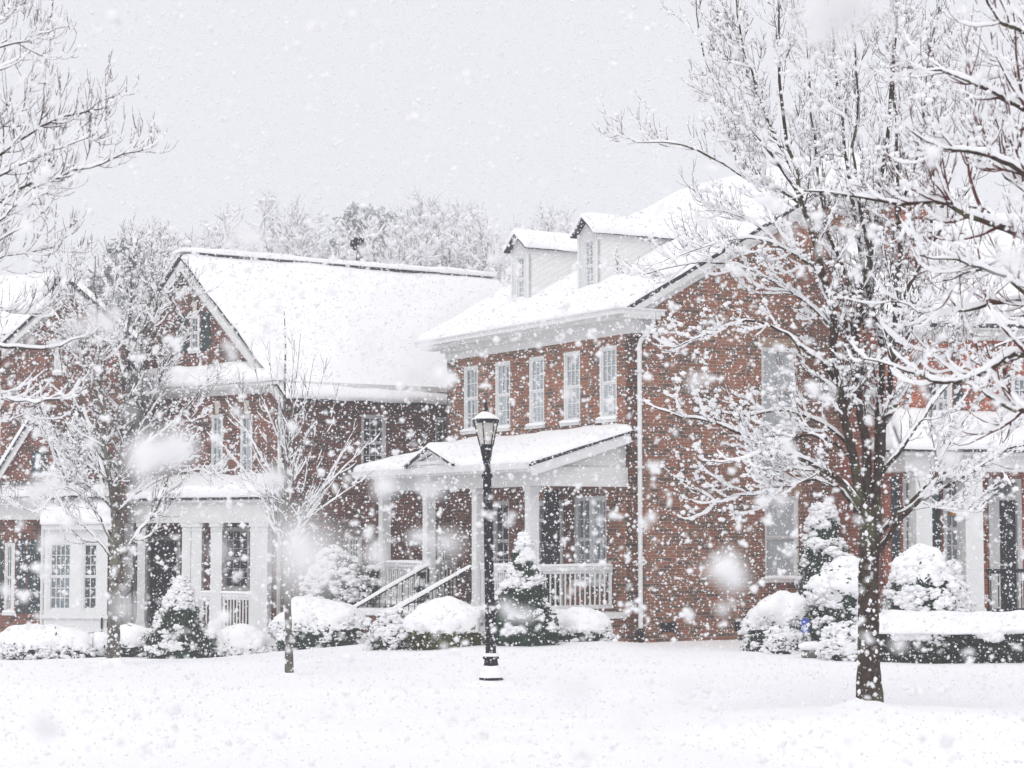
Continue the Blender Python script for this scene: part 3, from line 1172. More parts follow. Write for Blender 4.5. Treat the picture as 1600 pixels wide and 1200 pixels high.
# steps down to the lawn with iron handrails
st0, st1 = tcol[1] + .3, tcol[2] - .3
stp = MB()
NS = 4
for k in range(NS):
    z1_ = zp0 - .03 - (k + 1) * (zp0 + .1) / (NS + 1)
    bwall(stp, fF, st0, st1, -.4, z1_, PD + .22 + k * .34 - (.0 if k == 0 else .003), PD + .22 + (k + 1) * .34)
ss_ = stp.build('steps', 'brick', H1)
sh = []
for k in range(NS):
    z1_ = zp0 - .03 - (k + 1) * (zp0 + .1) / (NS + 1)
    sh.append(snow_sheet(fF.p(st0, z1_ + .003, PD + .24 + (k + 1) * .34), fF.p(st1, z1_ + .003, PD + .24 + (k + 1) * .34), fF.p(st1, z1_ + .003, PD + .2 + k * .34), fF.p(st0, z1_ + .003, PD + .2 + k * .34), .13, .09, 'b', 20 + k))
V, F = join(sh)
np_mesh('step_snow', V, F, 'snow', ss_, smooth=True)
for t in (st0 - .14, st1 + .14):
    ck = MB()
    bwall(ck, fF, t - .13, t + .13, -.5, zp0 - .16, PD + .22, PD + 1.9)
    cw = ck.build('step_wall', 'brick', H1)
    V, F = snow_sheet(fF.p(t - .16, zp0 - .157, PD + 1.95), fF.p(t + .16, zp0 - .157, PD + 1.95), fF.p(t + .16, zp0 - .157, PD + .2), fF.p(t - .16, zp0 - .157, PD + .2), .17, .08, 'lrb', 30, over=.05)
    np_mesh('wall_snow', V, F, 'snow', cw, smooth=True)
    hr = MB()
    P0, P1 = fF.p(t, zp0 + .90, PD + .1), fF.p(t, zp0 - .02, PD + 1.95)
    hr.bar(P0, P1, .04, .035)
    hr.bar(P0 - [0, 0, .75], P1 - [0, 0, .07], .03, .03)
    hr.bar(fF.p(t, zp0 - .1, PD + 1.95), P1, .045)
    hr.bar(fF.p(t, zp0 - .1, PD + .1), P0, .045)
    hh = hr.build('handrail', 'black_iron', H1)
    nb = 13
    bb = MB()
    bb.bar((0, 0, 0), (0, 0, 1.0), .016)
    for k in range(nb):
        a, b = P0 + (P1 - P0) * (k + .5) / nb, (P0 - [0, 0, .75]) + ((P1 - [0, 0, .07]) - (P0 - [0, 0, .75])) * (k + .5) / nb
        if 'hb' not in BAL:
            t_ = bb.build('baluster', 'black_iron', None, origin=(0, 0, 0))
            BAL['hb'] = t_.data
            bpy.data.objects.remove(t_)
        o = bpy.data.objects.new('baluster', BAL['hb'])
        C.objects.link(o)
        o.parent = hh
        o.location = Vector(b - WORLD[hh.name])
        o.scale = (1, 1, a[2] - b[2])
    nn = eL * .05
    V, F = snow_sheet(np.array([*(P0[:2] - nn), P0[2] + .022]), np.array([*(P1[:2] - nn), P1[2] + .022]), np.array([*(P1[:2] + nn), P1[2] + .022]), np.array([*(P0[:2] + nn), P0[2] + .022]), .085, .05, 'lrbt', 31)
    np_mesh('handrail_snow', V, F, 'snow', hh, smooth=True)

# ------------------------------------------------------------------ the long-roofed house further back (steep gable to the left)
C2 = at(433, 985, 50.0)
dA = np.array([-.766, .643])
dB = np.array([.85, .527])
nA = np.array([-.08, -.9968])
nB = np.array([.527, -.85])
Z2 = -.5
H2 = thing('brick_house', (C2[0], C2[1], Z2), 'brown brick house with long snowy roof, steep gable and columned porch, behind the young tree', 'house')
fA = Frame(C2, dA, nA)
fB = Frame(C2, dB, nB)
WA = 6.7
UM = fA.u_at(285)
zE = 5.92
zA = fA.z_at(285, 402)
_ka = at(285, 402, (fA.O + fA.d * UM + fA.n * .42)[1])
LB = Frame(_ka[:2], dB, nB).u_at(770) + 1.0
zf0, zf1 = fA.z_at(430, 613), zE
s2 = (zA - zE) / UM


def r2(u, wv):
    """roof point: u across the gable, wv along the ridge"""
    q = C2[:2] + dA * u + dB * wv
    z = zA - abs(u - UM) * s2
    return np.array([q[0], q[1], z])


wA = []
for a, b in ((331, 349), (376, 395)):
    wA.append((fA.u_at(b), fA.u_at(a), fA.z_at(a, 744), fA.z_at(a, 648)))
wA.append((fA.u_at(238), fA.u_at(222), fA.z_at(230, 744), fA.z_at(230, 648)))
att = (fA.u_at(311), fA.u_at(296), fA.z_at(303, 548), fA.z_at(303, 492))
ZP2 = fA.z_at(330, 985, 1.2)                                       # porch floor
ddoor = (fA.u_at(285), fA.u_at(232), ZP2, fA.z_at(260, 838))
dwin = (fA.u_at(392), fA.u_at(352), fA.z_at(370, 922), fA.z_at(370, 824))
wall(H2, fA, 0, WA, Z2 - .6, zE, wA + [ddoor, dwin], m='brick_brown')
wall(H2, fA, .02, 2 * UM - .02, zE + .005, zE + .45, [], m='brick_brown', gable=None)
# attic gable with its window
gab = MB()


def gpoly(pts):
    gab.poly([fA.p(u, z, .02) for u, z in pts], pts)


zt0 = zE + .45
gpoly([(.4, zt0), (att[0], zt0), (att[0], zA - abs(att[0] - UM) * s2 - .05), (.4, zA - abs(.4 - UM) * s2 - .05)])
gpoly([(att[1], zt0), (2 * UM - .4, zt0), (2 * UM - .4, zA - abs(.4 - UM) * s2 - .05), (att[1], zA - abs(att[1] - UM) * s2 - .05)])
gpoly([(att[0], zt0), (att[1], zt0), (att[1], att[2]), (att[0], att[2])])
gpoly([(att[0], att[3]), (att[1], att[3]), (att[1], zA - abs(att[1] - UM) * s2 - .05), (UM, zA - .05), (att[0], zA - abs(att[0] - UM) * s2 - .05)] if att[0] < UM < att[1] else
      [(att[0], att[3]), (att[1], att[3]), (att[1], zA - abs(att[1] - UM) * s2 - .05), (att[0], zA - abs(att[0] - UM) * s2 - .05)])
gab.build('gable_wall', 'brick_brown', H2)
for h in wA:
    window(H2, fA, *h, cols=2, rows=2, pane='pane_curtain', key=True)
fA2 = Frame(C2[:2] + nA * .02, dA, nA)
window(H2, fA2, *att, cols=2, rows=2, pane='pane_grey', key=True)
sw = .3
shutter(H2, fA2, att[0] - sw - .1, att[0] - .06, att[2], att[3] + .05)
shutter(H2, fA2, att[1] + .06, att[1] + sw + .1, att[2], att[3] + .05)
window(H2, fA, *dwin, cols=3, rows=3, pane='pane_dark')
mb = MB()
fA.box(mb, ddoor[0], ddoor[0] + .14, ZP2, ddoor[3], -.1, .03)
fA.box(mb, ddoor[1] - .14, ddoor[1], ZP2, ddoor[3], -.1, .03)
fA.box(mb, ddoor[0] + .14, ddoor[1] - .14, ddoor[3] - .1, ddoor[3], -.1, .03)
mb.build('door_frame', 'trim_paint', H2)
mb = MB()
fA.box(mb, ddoor[0] + .14, ddoor[1] - .14, ZP2 + .02, ddoor[3] - .1, -.12, -.07)
for za, zb_ in ((.25, .8), (.95, 1.75)):
    fA.box(mb, ddoor[0] + .24, (ddoor[0] + ddoor[1]) / 2 - .06, ZP2 + za, ZP2 + zb_, -.07, -.05)
    fA.box(mb, (ddoor[0] + ddoor[1]) / 2 + .06, ddoor[1] - .24, ZP2 + za, ZP2 + zb_, -.07, -.05)
d2 = mb.build('door', 'door_dark', H2)
mb = MB()
mb.lathe([(0.0, 0), (.03, .01), (.035, .03), (.02, .05), (0.0, .055)], fA.p(ddoor[0] + .25, ZP2 + .95, -.03), 10)
mb.build('handle', 'steel', d2)

wB = []
for a, b, yt, yb in ((565, 604, 648, 735), (680, 716, 652, 737), (545, 567, 838, 925), (684, 706, 838, 925), (610, 640, 838, 925)):
    wB.append((fB.u_at(a), fB.u_at(b), fB.z_at((a + b) / 2, yb), fB.z_at((a + b) / 2, yt)))
wall(H2, fB, 0, LB, Z2 - .6, zE, wB[:4], m='brick_brown')
for h in wB[:4]:
    window(H2, fB, *h, cols=3, rows=2, pane='pane_dark')
fB2 = Frame(C2[:2] + dB * LB, dA, dB)
wall(H2, fB2, 0, 2 * UM, Z2 - .6, zE, [], m='brick_brown', gable=[(0, zE), (2 * UM, zE), (UM, zE + .3)])
# deep white frieze and gutter on the long side, pent strip across the gable
mb = MB()
fB.box(mb, -.05, LB + .2, zf0, zE - .03, .003, .10)
fB.box(mb, -.15, LB + .3, zE - .12, zE - .02, .0, .42)
mb.build('frieze', 'white_paint', H2)
mb = MB()
fB.box(mb, -.2, LB + .3, zE - .10, zE + .02, .42, .54)
fA.box(mb, -.1, WA + .1, zE - .06, zE + .02, .40, .5)
mb.build('gutter', 'trim_paint', H2)
mb = MB()
fA.box(mb, -.05, WA, zf0, zE - .03, .003, .10)
fA.box(mb, -.1, WA + .1, zE - .12, zE - .02, .0, .40)
mb.build('frieze', 'white_paint', H2)
p0, p1, p2, p3 = fA.p(-.25, zE + .03, .52), fA.p(WA + .1, zE + .03, .52), fA.p(WA + .1, zE + .46, .03), fA.p(-.05, zE + .46, .03)
mb = MB()
slab(mb, [p0, p1, p2, p3], .05)
pe = mb.build('pent_roof', 'shingle', H2)
V, F = snow_sheet(p0, p1, p2, p3, .16, .1, 'lrb', 41, over=.05)
np_mesh('roof_snow', V, F, 'snow', pe, smooth=True)
# rakes with wide soffits
mb = MB()
for sg in (-1, 1):
    u_e = UM + sg * (UM + .25)
    a_, b_ = (u_e, zA - (UM + .25) * s2), (UM, zA)
    for (o0, o1, d0, d1) in ((.02, .40, .17, .12), (.34, .40, .40, .04), (.022, .07, .50, .17)):
        mb.hexa([fA.p(a_[0], a_[1] - d0, o0), fA.p(b_[0], b_[1] - d0, o0), fA.p(b_[0], b_[1] - d0, o1), fA.p(a_[0], a_[1] - d0, o1),
                 fA.p(a_[0], a_[1] - d1, o0), fA.p(b_[0], b_[1] - d1, o0), fA.p(b_[0], b_[1] - d1, o1), fA.p(a_[0], a_[1] - d1, o1)])
mb.build('rake_board', 'white_paint', H2)
off = np.array([*(nA * .42), 0])
WR = LB - .6
E0, E1 = r2(-.42, 0) + off, r2(-.42, LB + .35)
K0, K1 = r2(UM, 0) + off, r2(UM, WR - .4)
N0, N1 = r2(2 * UM + .42, 0) + off, r2(2 * UM + .42, LB + .35)
mb = MB()
slab(mb, [E0, E1, K1, K0], .1)
slab(mb, [N1, N0, K0, K1], .1)
slab(mb, [E1, N1, K1, K1], .1)
rf = mb.build('roof', 'shingle', H2)
up = np.array([0, 0, .0])
KR0, KR1 = lerp(K0, E0, .022), lerp(K1, E1, .022)
V, F = join([snow_sheet(E0, E1, KR1, KR0, .16, .14, 'lb', 51, over=.05), snow_sheet(N0, N1, K1, K0, .16, .3, 'lb', 52), snow_sheet(E1, N1, K1, K1, .16, .2, 'b', 53)])
np_mesh('roof_snow', V, F, 'snow', rf, smooth=True)
# raised ridge with its own strip of snow over a dark vent
mb = MB()
rdir = np.array([*dB, 0])
pr_ = np.array([-dB[1], dB[0], 0])
k0, k1 = K0 + [0, 0, .045], K1 + [0, 0, .045]
mb.bar(k0 + rdir * .4 - [0, 0, .04], k1 - [0, 0, .04], .34, .06)
rv = mb.build('ridge_vent', 'shingle', rf)
V, F = snow_sheet(k0 + pr_ * .2 + [0, 0, .025], k1 + pr_ * .2 + [0, 0, .025], k1 - pr_ * .2 + [0, 0, .025], k0 - pr_ * .2 + [0, 0, .025], .17, .08, 'lrbt', 54, over=.03)
np_mesh('ridge_snow', V, F, 'snow', rf, smooth=True)
# iron cowl on a post behind the ridge
cp = K0 + rdir * Frame(K0[:2], dB, nB).u_at(577) + np.array([*(-nB * .7), 0])
zc0, zc1 = cp[2] - .8, at(577, 386, cp[1])[2]
mb = MB()
mb.lathe([(.14, zc0), (.14, zc0 + .7), (.07, zc0 + .9), (.05, zc1 - .25), (.05, zc1 - .1)], (cp[0], cp[1], 0), 12)
cc = np.array([cp[0], cp[1], zc1 + .08])
for k in range(7):
    a = PI * k / 7
    ring = [cc + .2 * np.array([math.cos(a) * math.cos(b), math.sin(a) * math.cos(b), .85 * math.sin(b)]) for b in np.linspace(0, 2 * PI, 17)]
    mb.tube(ring, .022, 6)
mb.tube([cc + .2 * np.array([math.cos(b), math.sin(b), 0]) for b in np.linspace(0, 2 * PI, 17)], .025, 6)
mb.build('chimney_cowl', 'black_iron', H2)
# downspout at the corner
mb = MB()
mb.tube([fB.p(.02, zE - .1, .45), fB.p(.02, zE - .25, .42), fB.p(-.02, zE - .55, .1), fB.p(-.02, Z2 + .2, .1)], .05, 10)
mb.build('downspout', 'trim_paint', H2)

# columned porch on the gable side
PZ = ZP2
PO = 1.45
zb2, zt2 = fA.z_at(330, 817, PO), fA.z_at(330, 779, PO)
ua, ub = fA.u_at(424, PO), fA.u_at(198, PO)
mb = MB()
fA.box(mb, ua - .1, ub + .1, PZ - .14, PZ, .003, PO + .2)
pf = mb.build('porch_floor', 'trim_paint', H2)
mb = MB()
bwall(mb, fA, ua, ub, Z2 - .5, PZ - .143, .003, PO + .1)
mb.build('porch_base', 'brick_brown', H2)
for a, wd_ in ((410, .42), (343, .28), (312, .26), (296, .22), (226, .2), (206, .26)):
    column(H2, fA, fA.u_at(a, PO), PO, PZ, zb2, wd_, axis=(-.99, .12))
mb = MB()
fA.box(mb, ua - .05, ub + .05, zb2, zt2, PO - .16, PO + .16)
fA.box(mb, ua - .05, ua + .25, zb2, zt2 - .003, .003, PO - .163)
fA.box(mb, ua - .1, ub + .1, zt2 - .1, zt2 - .02, PO + .16, PO + .26)
fA.box(mb, ua + .25, ub, zt2 - .06, zt2 - .02, .003, PO - .163)
mb.build('porch_beam', 'white_paint', H2)
zr0, zr1 = zt2 + .02, fA.z_at(330, 752)
q = [fA.p(ua - .2, zr0, PO + .32), fA.p(ub + .2, zr0, PO + .32), fA.p(ub + .1, zr1, .01), fA.p(ua + .35, zr1, .01)]
q2 = [fA.p(ua - .2, zr0, .01), q[0], q[3], q[3]]
mb = MB()
slab(mb, q, .06)
slab(mb, q2, .06)
pr = mb.build('porch_roof', 'shingle', H2)
V, F = join([snow_sheet(*q, .2, .1, 'rb', 61, over=.05), snow_sheet(*q2, .2, .1, 'b', 62, over=.05)])
np_mesh('roof_snow', V, F, 'snow', pr, smooth=True)
railing(H2, fA.p(fA.u_at(400, PO), 0, PO), fA.p(fA.u_at(352, PO), 0, PO), PZ + .06, PZ + .92, 10)
railing(H2, fA.p(fA.u_at(340, PO), 0, PO), fA.p(fA.u_at(318, PO), 0, PO), PZ + .06, PZ + .92, 4)
railing(H2, fA.p(fA.u_at(217, PO), 0, PO), fA.p(fA.u_at(209, PO), 0, PO), PZ + .06, PZ + .92, 2, snow=False)
mb = MB()
h0, h1 = fA.p(fA.u_at(214, PO), PZ + .95, PO + .2), fA.p(fA.u_at(190, PO), PZ + .3, PO + 1.5)
mb.bar(h0, h1, .04)
mb.bar(h0 - [0, 0, .95], h0 + [0, 0, .25], .04)
mb.bar(h1 - [0, 0, .8], h1, .04)
for k in range(1, 6):
    p = h0 + (h1 - h0) * k / 6
    mb.bar(p - [0, 0, .85], p, .016)
mb.build('handrail', 'black_iron', H2)
mb = MB()
for k in range(3):
    bwall(mb, fA, ub - 1.7, ub - .35, Z2 - .5, PZ - .15 - .14 * k, PO + .2 + .32 * k, PO + .52 + .32 * k)
ss_ = mb.build('steps', 'brick_brown', H2)

# ------------------------------------------------------------------ the house at the left with the white bay window
C3 = at(192, 1000, 51.2)
Z3 = -.5
d3 = np.array([-.985, .174])
n3 = np.array([.215, -.977])
H3 = thing('brick_house', (C3[0], C3[1], Z3), 'brick house with a white bay window and dark green shutters, left of the columned porch', 'house')
f3 = Frame(C3, d3, n3)
W3 = 8.5
ze3 = f3.z_at(192, 520)
ug = f3.u_at(108)
zg = f3.z_at(108, 440)
zb3, zc3 = f3.z_at(40, 812), f3.z_at(40, 776)
w3 = [(f3.u_at(28), f3.u_at(12), f3.z_at(20, 957), f3.z_at(20, 848)),
      (f3.u_at(96), f3.u_at(84), f3.z_at(90, 582), f3.z_at(90, 545)),
      (f3.u_at(2), f3.u_at(-16), f3.z_at(0, 735), f3.z_at(0, 655)),
      (f3.u_at(-84), f3.u_at(-100), f3.z_at(20, 957), f3.z_at(20, 848))]
wall(H3, f3, 0, W3, Z3 - .6, ze3, w3, m='brick_brown', gable=[(0.0, ze3), (2 * ug, ze3), (ug, zg - .1)])
for h in w3:
    window(H3, f3, *h, cols=2, rows=2, pane='pane_grey')
for a, b in ((44, 32), (66, 48), (9, -6), (-68, -80)):
    shutter(H3, f3, f3.u_at(a), f3.u_at(b), w3[0][2], w3[0][3] + .06)
mb = MB()
s3 = (zg - ze3) / ug * .98
for sg in (-1, 1):
    ue = ug + sg * (ug + .3)
    zz = zg - (ug + .3) * s3
    for o0, o1, d0_, d1_ in ((.003, .3, .16, .1), (.24, .3, .3, .02), (.004, .06, .42, .16)):
        mb.hexa([f3.p(ue, zz - d0_, o0), f3.p(ug, zg - d0_, o0), f3.p(ug, zg - d0_, o1), f3.p(ue, zz - d0_, o1),
                 f3.p(ue, zz - d1_, o0), f3.p(ug, zg - d1_, o0), f3.p(ug, zg - d1_, o1), f3.p(ue, zz - d1_, o1)])
f3.box(mb, 2 * ug + .3, W3 + .3, ze3 - .4, ze3 - .02, .003, .12)
f3.box(mb, 2 * ug + .3, W3 + .3, ze3 - .1, ze3, .12, .4)
mb.build('rake_board', 'white_paint', H3)
mb = MB()
gd = np.array([*n3, 0])
ap0, ap1 = f3.p(ug, zg, .32), f3.p(ug, zg, -5)
l0, l1 = f3.p(-.3, zg - (ug + .3) * s3, .32), f3.p(-.3, zg - (ug + .3) * s3, -5)
m0, m1 = f3.p(2 * ug + .3, zg - (ug + .3) * s3, .32), f3.p(2 * ug + .3, zg - (ug + .3) * s3, -5)
e0, e1_ = f3.p(2 * ug, ze3, .35), f3.p(W3 + .4, ze3, .35)
zr3 = f3.z_at(40, 436, -2.4)
k0, k1 = f3.p(ug * 1.2, zr3, -2.4), f3.p(W3 + .4, zr3, -2.4)
slab(mb, [l0, l1, ap1, ap0], .08)
slab(mb, [m1, m0, ap0, ap1], .08)
slab(mb, [e0, e1_, k1, k0], .08)
bk0, bk1 = f3.p(ug, ze3, -5.2), f3.p(W3 + .4, ze3, -5.2)
slab(mb, [bk1, bk0, k0, k1], .08)
rf = mb.build('roof', 'shingle', H3)
V, F = join([snow_sheet(l0, l1, ap1, ap0, .15, .15, 'lb', 71, over=.05), snow_sheet(m0, m1, ap1, ap0, .15, .15, 'l', 72, over=.05), snow_sheet(e0, e1_, k1, k0, .16, .15, 'rb', 73), snow_sheet(bk0, bk1, k1, k0, .16, .3, 'b', 74)])
np_mesh('roof_snow', V, F, 'snow', rf, smooth=True)
# end walls
fE = Frame(f3.p(0, 0, 0)[:2], -n3, np.array([-d3[0], -d3[1]]))
wall(H3, fE, 0.01, 5, Z3 - .6, ze3, [], m='brick_brown')
fE = Frame(f3.p(W3, 0, 0)[:2], -n3, d3)
wall(H3, fE, 0.01, 5, Z3 - .6, ze3, [], m='brick_brown', gable=[(0, ze3), (5, ze3), (2.4, zr3 - .1)])
fE = Frame(f3.p(0, 0, -5)[:2], d3, -n3)
wall(H3, fE, 0, W3, Z3 - .6, ze3, [], m='brick_brown')
# snowy pent roof over the ground floor with a white frieze
mb = MB()
f3.box(mb, f3.u_at(78), W3, zb3, zc3, .003, .2)
f3.box(mb, f3.u_at(80), W3 + .1, zc3 - .09, zc3 - .01, .2, .5)
mb.build('frieze', 'white_paint', H3)
q = [f3.p(f3.u_at(172), zc3 + .02, .6), f3.p(W3 + .1, zc3 + .02, .6), f3.p(W3 + .1, zc3 + .45, .01), f3.p(f3.u_at(172), zc3 + .45, .01)]
mb = MB()
slab(mb, q, .06)
pr = mb.build('pent_roof', 'shingle', H3)
V, F = snow_sheet(*q, .15, .1, 'lrb', 75, over=.05)
np_mesh('roof_snow', V, F, 'snow', pr, smooth=True)
# two steep gablets with white soffits above the pent roof
for apx, apy, lx, ly, rx, ry, dep in ((62, 632, -10, 752, 106, 752, .75), (128, 640, 76, 756, 166, 756, .6)):
    fg = Frame(f3.p(0, 0, dep)[:2], d3, n3)
    A_, L_, R_ = (fg.u_at(apx), fg.z_at(apx, apy)), (fg.u_at(lx), fg.z_at(lx, ly)), (fg.u_at(rx), fg.z_at(rx, ry))
    mb = MB()
    mb.poly([fg.p(*L_, -.04), fg.p(*R_, -.04), fg.p(*A_, -.04)], [L_, R_, A_])
    gw = mb.build('gablet', 'brick_brown', H3)
    mb = MB()
    rm = MB()
    sh = []
    for E_ in (L_, R_):
        a_, b_ = (E_[0], E_[1]), A_
        mb.hexa([fg.p(a_[0], a_[1] - .3, -.03), fg.p(b_[0], b_[1] - .3, -.03), fg.p(b_[0], b_[1] - .3, .16), fg.p(a_[0], a_[1] - .3, .16),
                 fg.p(a_[0], a_[1], -.03), fg.p(b_[0], b_[1], -.03), fg.p(b_[0], b_[1], .16), fg.p(a_[0], a_[1], .16)])
        q = [fg.p(E_[0], E_[1] + .03, .22), fg.p(E_[0], E_[1] + .03, -dep), fg.p(A_[0], A_[1] + .03, -dep), fg.p(A_[0], A_[1] + .03, .22)]
        slab(rm, q, .04)
        sh.append(snow_sheet(*q, .09, .07, 'lb', int(apx + E_[0] * 3), over=.02))
    mb.build('rake_board', 'white_paint', gw)
    rm.build('gablet_roof', 'shingle', gw)
    V, F = join(sh)
    np_mesh('roof_snow', V, F, 'snow', gw, smooth=True)
    mu = A_[0]
    mb = MB()
    fg.box(mb, mu - .18, mu + .18, L_[1] + .15, L_[1] + .75, -.035, .01)
    mb.build('louvre', 'shutter_green', gw)
# bay window: three white sides standing forward on a brick base
BO = .75
b0, b1, bz0, bz1 = f3.u_at(172, BO), f3.u_at(74, BO), f3.z_at(120, 988, BO), f3.z_at(120, 828, BO)
fb = Frame(f3.p(0, 0, BO)[:2], d3, n3)
bh = [(fb.u_at(119), fb.u_at(80), fb.z_at(100, 956), fb.z_at(100, 846)), (fb.u_at(160), fb.u_at(132), fb.z_at(146, 956), fb.z_at(146, 846))]
bay = wall(H3, fb, b0, b1, bz0, bz1, bh, m='trim_paint', reveal=.08, name='bay_window', thick=.1)
mb = MB()
for u in (b0, b1):
    mb.poly([f3.p(u, bz0, .003), f3.p(u, bz0, BO), f3.p(u, bz1, BO), f3.p(u, bz1, .003)])
f3.box(mb, b0 - .04, b1 + .04, bh[0][2] - .16, bh[0][2] - .08, .003, BO + .06)
f3.box(mb, b0 - .02, b1 + .02, bz0 - .05, bz0 + .12, .003, BO + .035)
f3.box(mb, b0 - .08, b1 + .08, bz1 + .003, bz1 + .14, .003, BO + .12)
mb.build('bay_trim', 'trim_paint', bay)
window(bay, fb, *bh[0], cols=4, rows=3, pane='pane_grey', sill=False, flat=True)
window(bay, fb, *bh[1], cols=2, rows=3, pane='pane_dark', sill=False, flat=True)
V, F = snow_sheet(f3.p(b0 - .1, bz1 + .15, BO + .14), f3.p(b1 + .1, bz1 + .15, BO + .14), f3.p(b1 + .1, zc3 + .05, .02), f3.p(b0 - .1, zc3 + .05, .02), .16, .08, 'lrb', 77, over=.04)
np_mesh('bay_snow', V, F, 'snow', bay, smooth=True)
mb = MB()
bwall(mb, f3, b0 + .15, b1 - .15, Z3 - .6, bz0 - .053, .003, BO - .1)
mb.build('bay_base', 'brick_brown', H3)
mb = MB()
mb.tube([f3.p(f3.u_at(71), zb3 - .02, .1), f3.p(f3.u_at(71), Z3, .1)], .045, 8)
mb.build('downspout', 'trim_paint', H3)

# ------------------------------------------------------------------ the orange brick house at the right edge
C4 = at(1385, 990, 42.6)
d4 = np.array([.982, .19])
n4 = np.array([.19, -.982])
H4 = thing('brick_house', (C4[0], C4[1], 0), 'orange brick house with white porch columns and chimney, behind the clipped hedge at the right', 'house')
f4 = Frame(C4, d4, n4)
W4 = 7.5
z4e = f4.z_at(1430, 508)
Z4 = .15
wn4 = [(f4.u_at(1408), f4.u_at(1430), f4.z_at(1418, 906), f4.z_at(1418, 748)),
       (f4.u_at(1471), f4.u_at(1500), f4.z_at(1480, 906), f4.z_at(1480, 748)),
       (f4.u_at(1462), f4.u_at(1488), f4.z_at(1475, 668), f4.z_at(1475, 585)),
       (f4.u_at(1580), f4.u_at(1608), f4.z_at(1475, 668), f4.z_at(1475, 585))]
dh4 = (f4.u_at(1541), f4.u_at(1592), f4.z_at(1566, 962), f4.z_at(1566, 748))
wall(H4, f4, 0, W4, -.6, z4e, wn4 + [dh4], m='brick_orange')
for k, h in enumerate(wn4):
    window(H4, f4, *h, cols=2 if k > 1 else 2, rows=3 if k < 2 else 2, pane='pane_grey', key=(k == 0))
for a, b, k in ((1390, 1402, 0), (1454, 1466, 1), (1448, 1460, 2), (1490, 1502, 2), (1565, 1577, 3)):
    shutter(H4, f4, f4.u_at(a), f4.u_at(b), wn4[k][2], wn4[k][3] + .04)
mb = MB()
f4.box(mb, dh4[0], dh4[0] + .1, dh4[2], dh4[3], -.1, .03)
f4.box(mb, dh4[1] - .1, dh4[1], dh4[2], dh4[3], -.1, .03)
f4.box(mb, dh4[0] + .1, dh4[1] - .1, dh4[3] - .08, dh4[3], -.1, .03)
zd4 = f4.z_at(1566, 778)
f4.box(mb, dh4[0] + .1, dh4[1] - .1, zd4 - .05, zd4 + .05, -.1, .0)
f4.box(mb, dh4[0] + .1, dh4[0] + .26, dh4[2], zd4 - .05, -.1, -.03)
mb.build('door_frame', 'trim_paint', H4)
mb = MB()
f4.box(mb, dh4[0] + .26, dh4[1] - .1, dh4[2], zd4 - .05, -.12, -.07)
f4.box(mb, dh4[0] + .33, dh4[1] - .17, dh4[2] + .2, zd4 - .2, -.07, -.055)
d4o = mb.build('door', 'door_dark', H4)
mb = MB()
mb.lathe([(0.0, 0), (.03, .01), (.035, .03), (.02, .05), (0.0, .055)], f4.p(dh4[0] + .32, dh4[2] + .95, -.03), 10)
mb.build('handle', 'steel', d4o)
mb = MB()
mb.poly([f4.p(dh4[0] + .1, zd4 + .05, -.06), f4.p(dh4[1] - .1, zd4 + .05, -.06), f4.p(dh4[1] - .1, dh4[3] - .08, -.06), f4.p(dh4[0] + .1, dh4[3] - .08, -.06)])
mb.build('transom', 'pane_grey', H4)
fE = Frame(C4, -n4, -d4)
wall(H4, fE, 0.01, 8, -.6, z4e, [], m='brick_orange', gable=[(0, z4e), (8, z4e), (4, z4e + 2.6)])
fE = Frame(f4.p(W4, 0)[:2], -n4, d4)
wall(H4, fE, 0.01, 8, -.6, z4e, [], m='brick_orange', gable=[(0, z4e), (8, z4e), (4, z4e + 2.6)])
mb = MB()
f4.box(mb, -.05, W4, z4e - .3, z4e - .02, .003, .08)
f4.box(mb, -.2, W4 + .2, z4e - .1, z4e, .08, .34)
mb.build('frieze', 'white_paint', H4)
e0, e1_, k0, k1 = f4.p(-.2, z4e + .02, .4), f4.p(W4 + .3, z4e + .02, .4), f4.p(-.2, z4e + 2.95, -4), f4.p(W4 + .3, z4e + 2.95, -4)
bk0, bk1 = f4.p(-.2, z4e + .02, -8.4), f4.p(W4 + .3, z4e + .02, -8.4)
mb = MB()
slab(mb, [e0, e1_, k1, k0], .1)
slab(mb, [bk1, bk0, k0, k1], .1)
mb_r = mb.build('roof', 'shingle', H4)
V, F = join([snow_sheet(e0, e1_, k1, k0, .17, .14, 'lrb', 81, over=.06), snow_sheet(bk0, bk1, k1, k0, .17, .3, 'lrb', 82)])
np_mesh('roof_snow', V, F, 'snow', mb_r, smooth=True)
mb = MB()
mb.bar(e0 + [0, 0, -.12] + np.array([*(d4 * .02), 0]), k0 + [0, 0, -.12] + np.array([*(d4 * .02), 0]), .05, .2)
mb.build('rake_board', 'white_paint', H4)
# chimney standing on the front slope
fc = Frame(f4.p(0, 0, -1.2)[:2], d4, n4)
cu0, cu1 = fc.u_at(1402), fc.u_at(1447)
cz1 = fc.z_at(1425, 330)
ch = MB()
bwall(ch, fc, cu0, cu1, z4e + .2, cz1, -.6, 0)
bwall(ch, fc, cu0 - .05, cu1 + .05, cz1 - .25, cz1 + .1, -.65, .05)
co = ch.build('chimney', 'brick_orange', H4)
V, F = snow_sheet(fc.p(cu0 - .05, cz1 + .105, .05), fc.p(cu1 + .05, cz1 + .105, .05), fc.p(cu1 + .05, cz1 + .105, -.65), fc.p(cu0 - .05, cz1 + .105, -.65), .2, .08, 'lrbt', 83)
np_mesh('chimney_snow', V, F, 'snow', co, smooth=True)
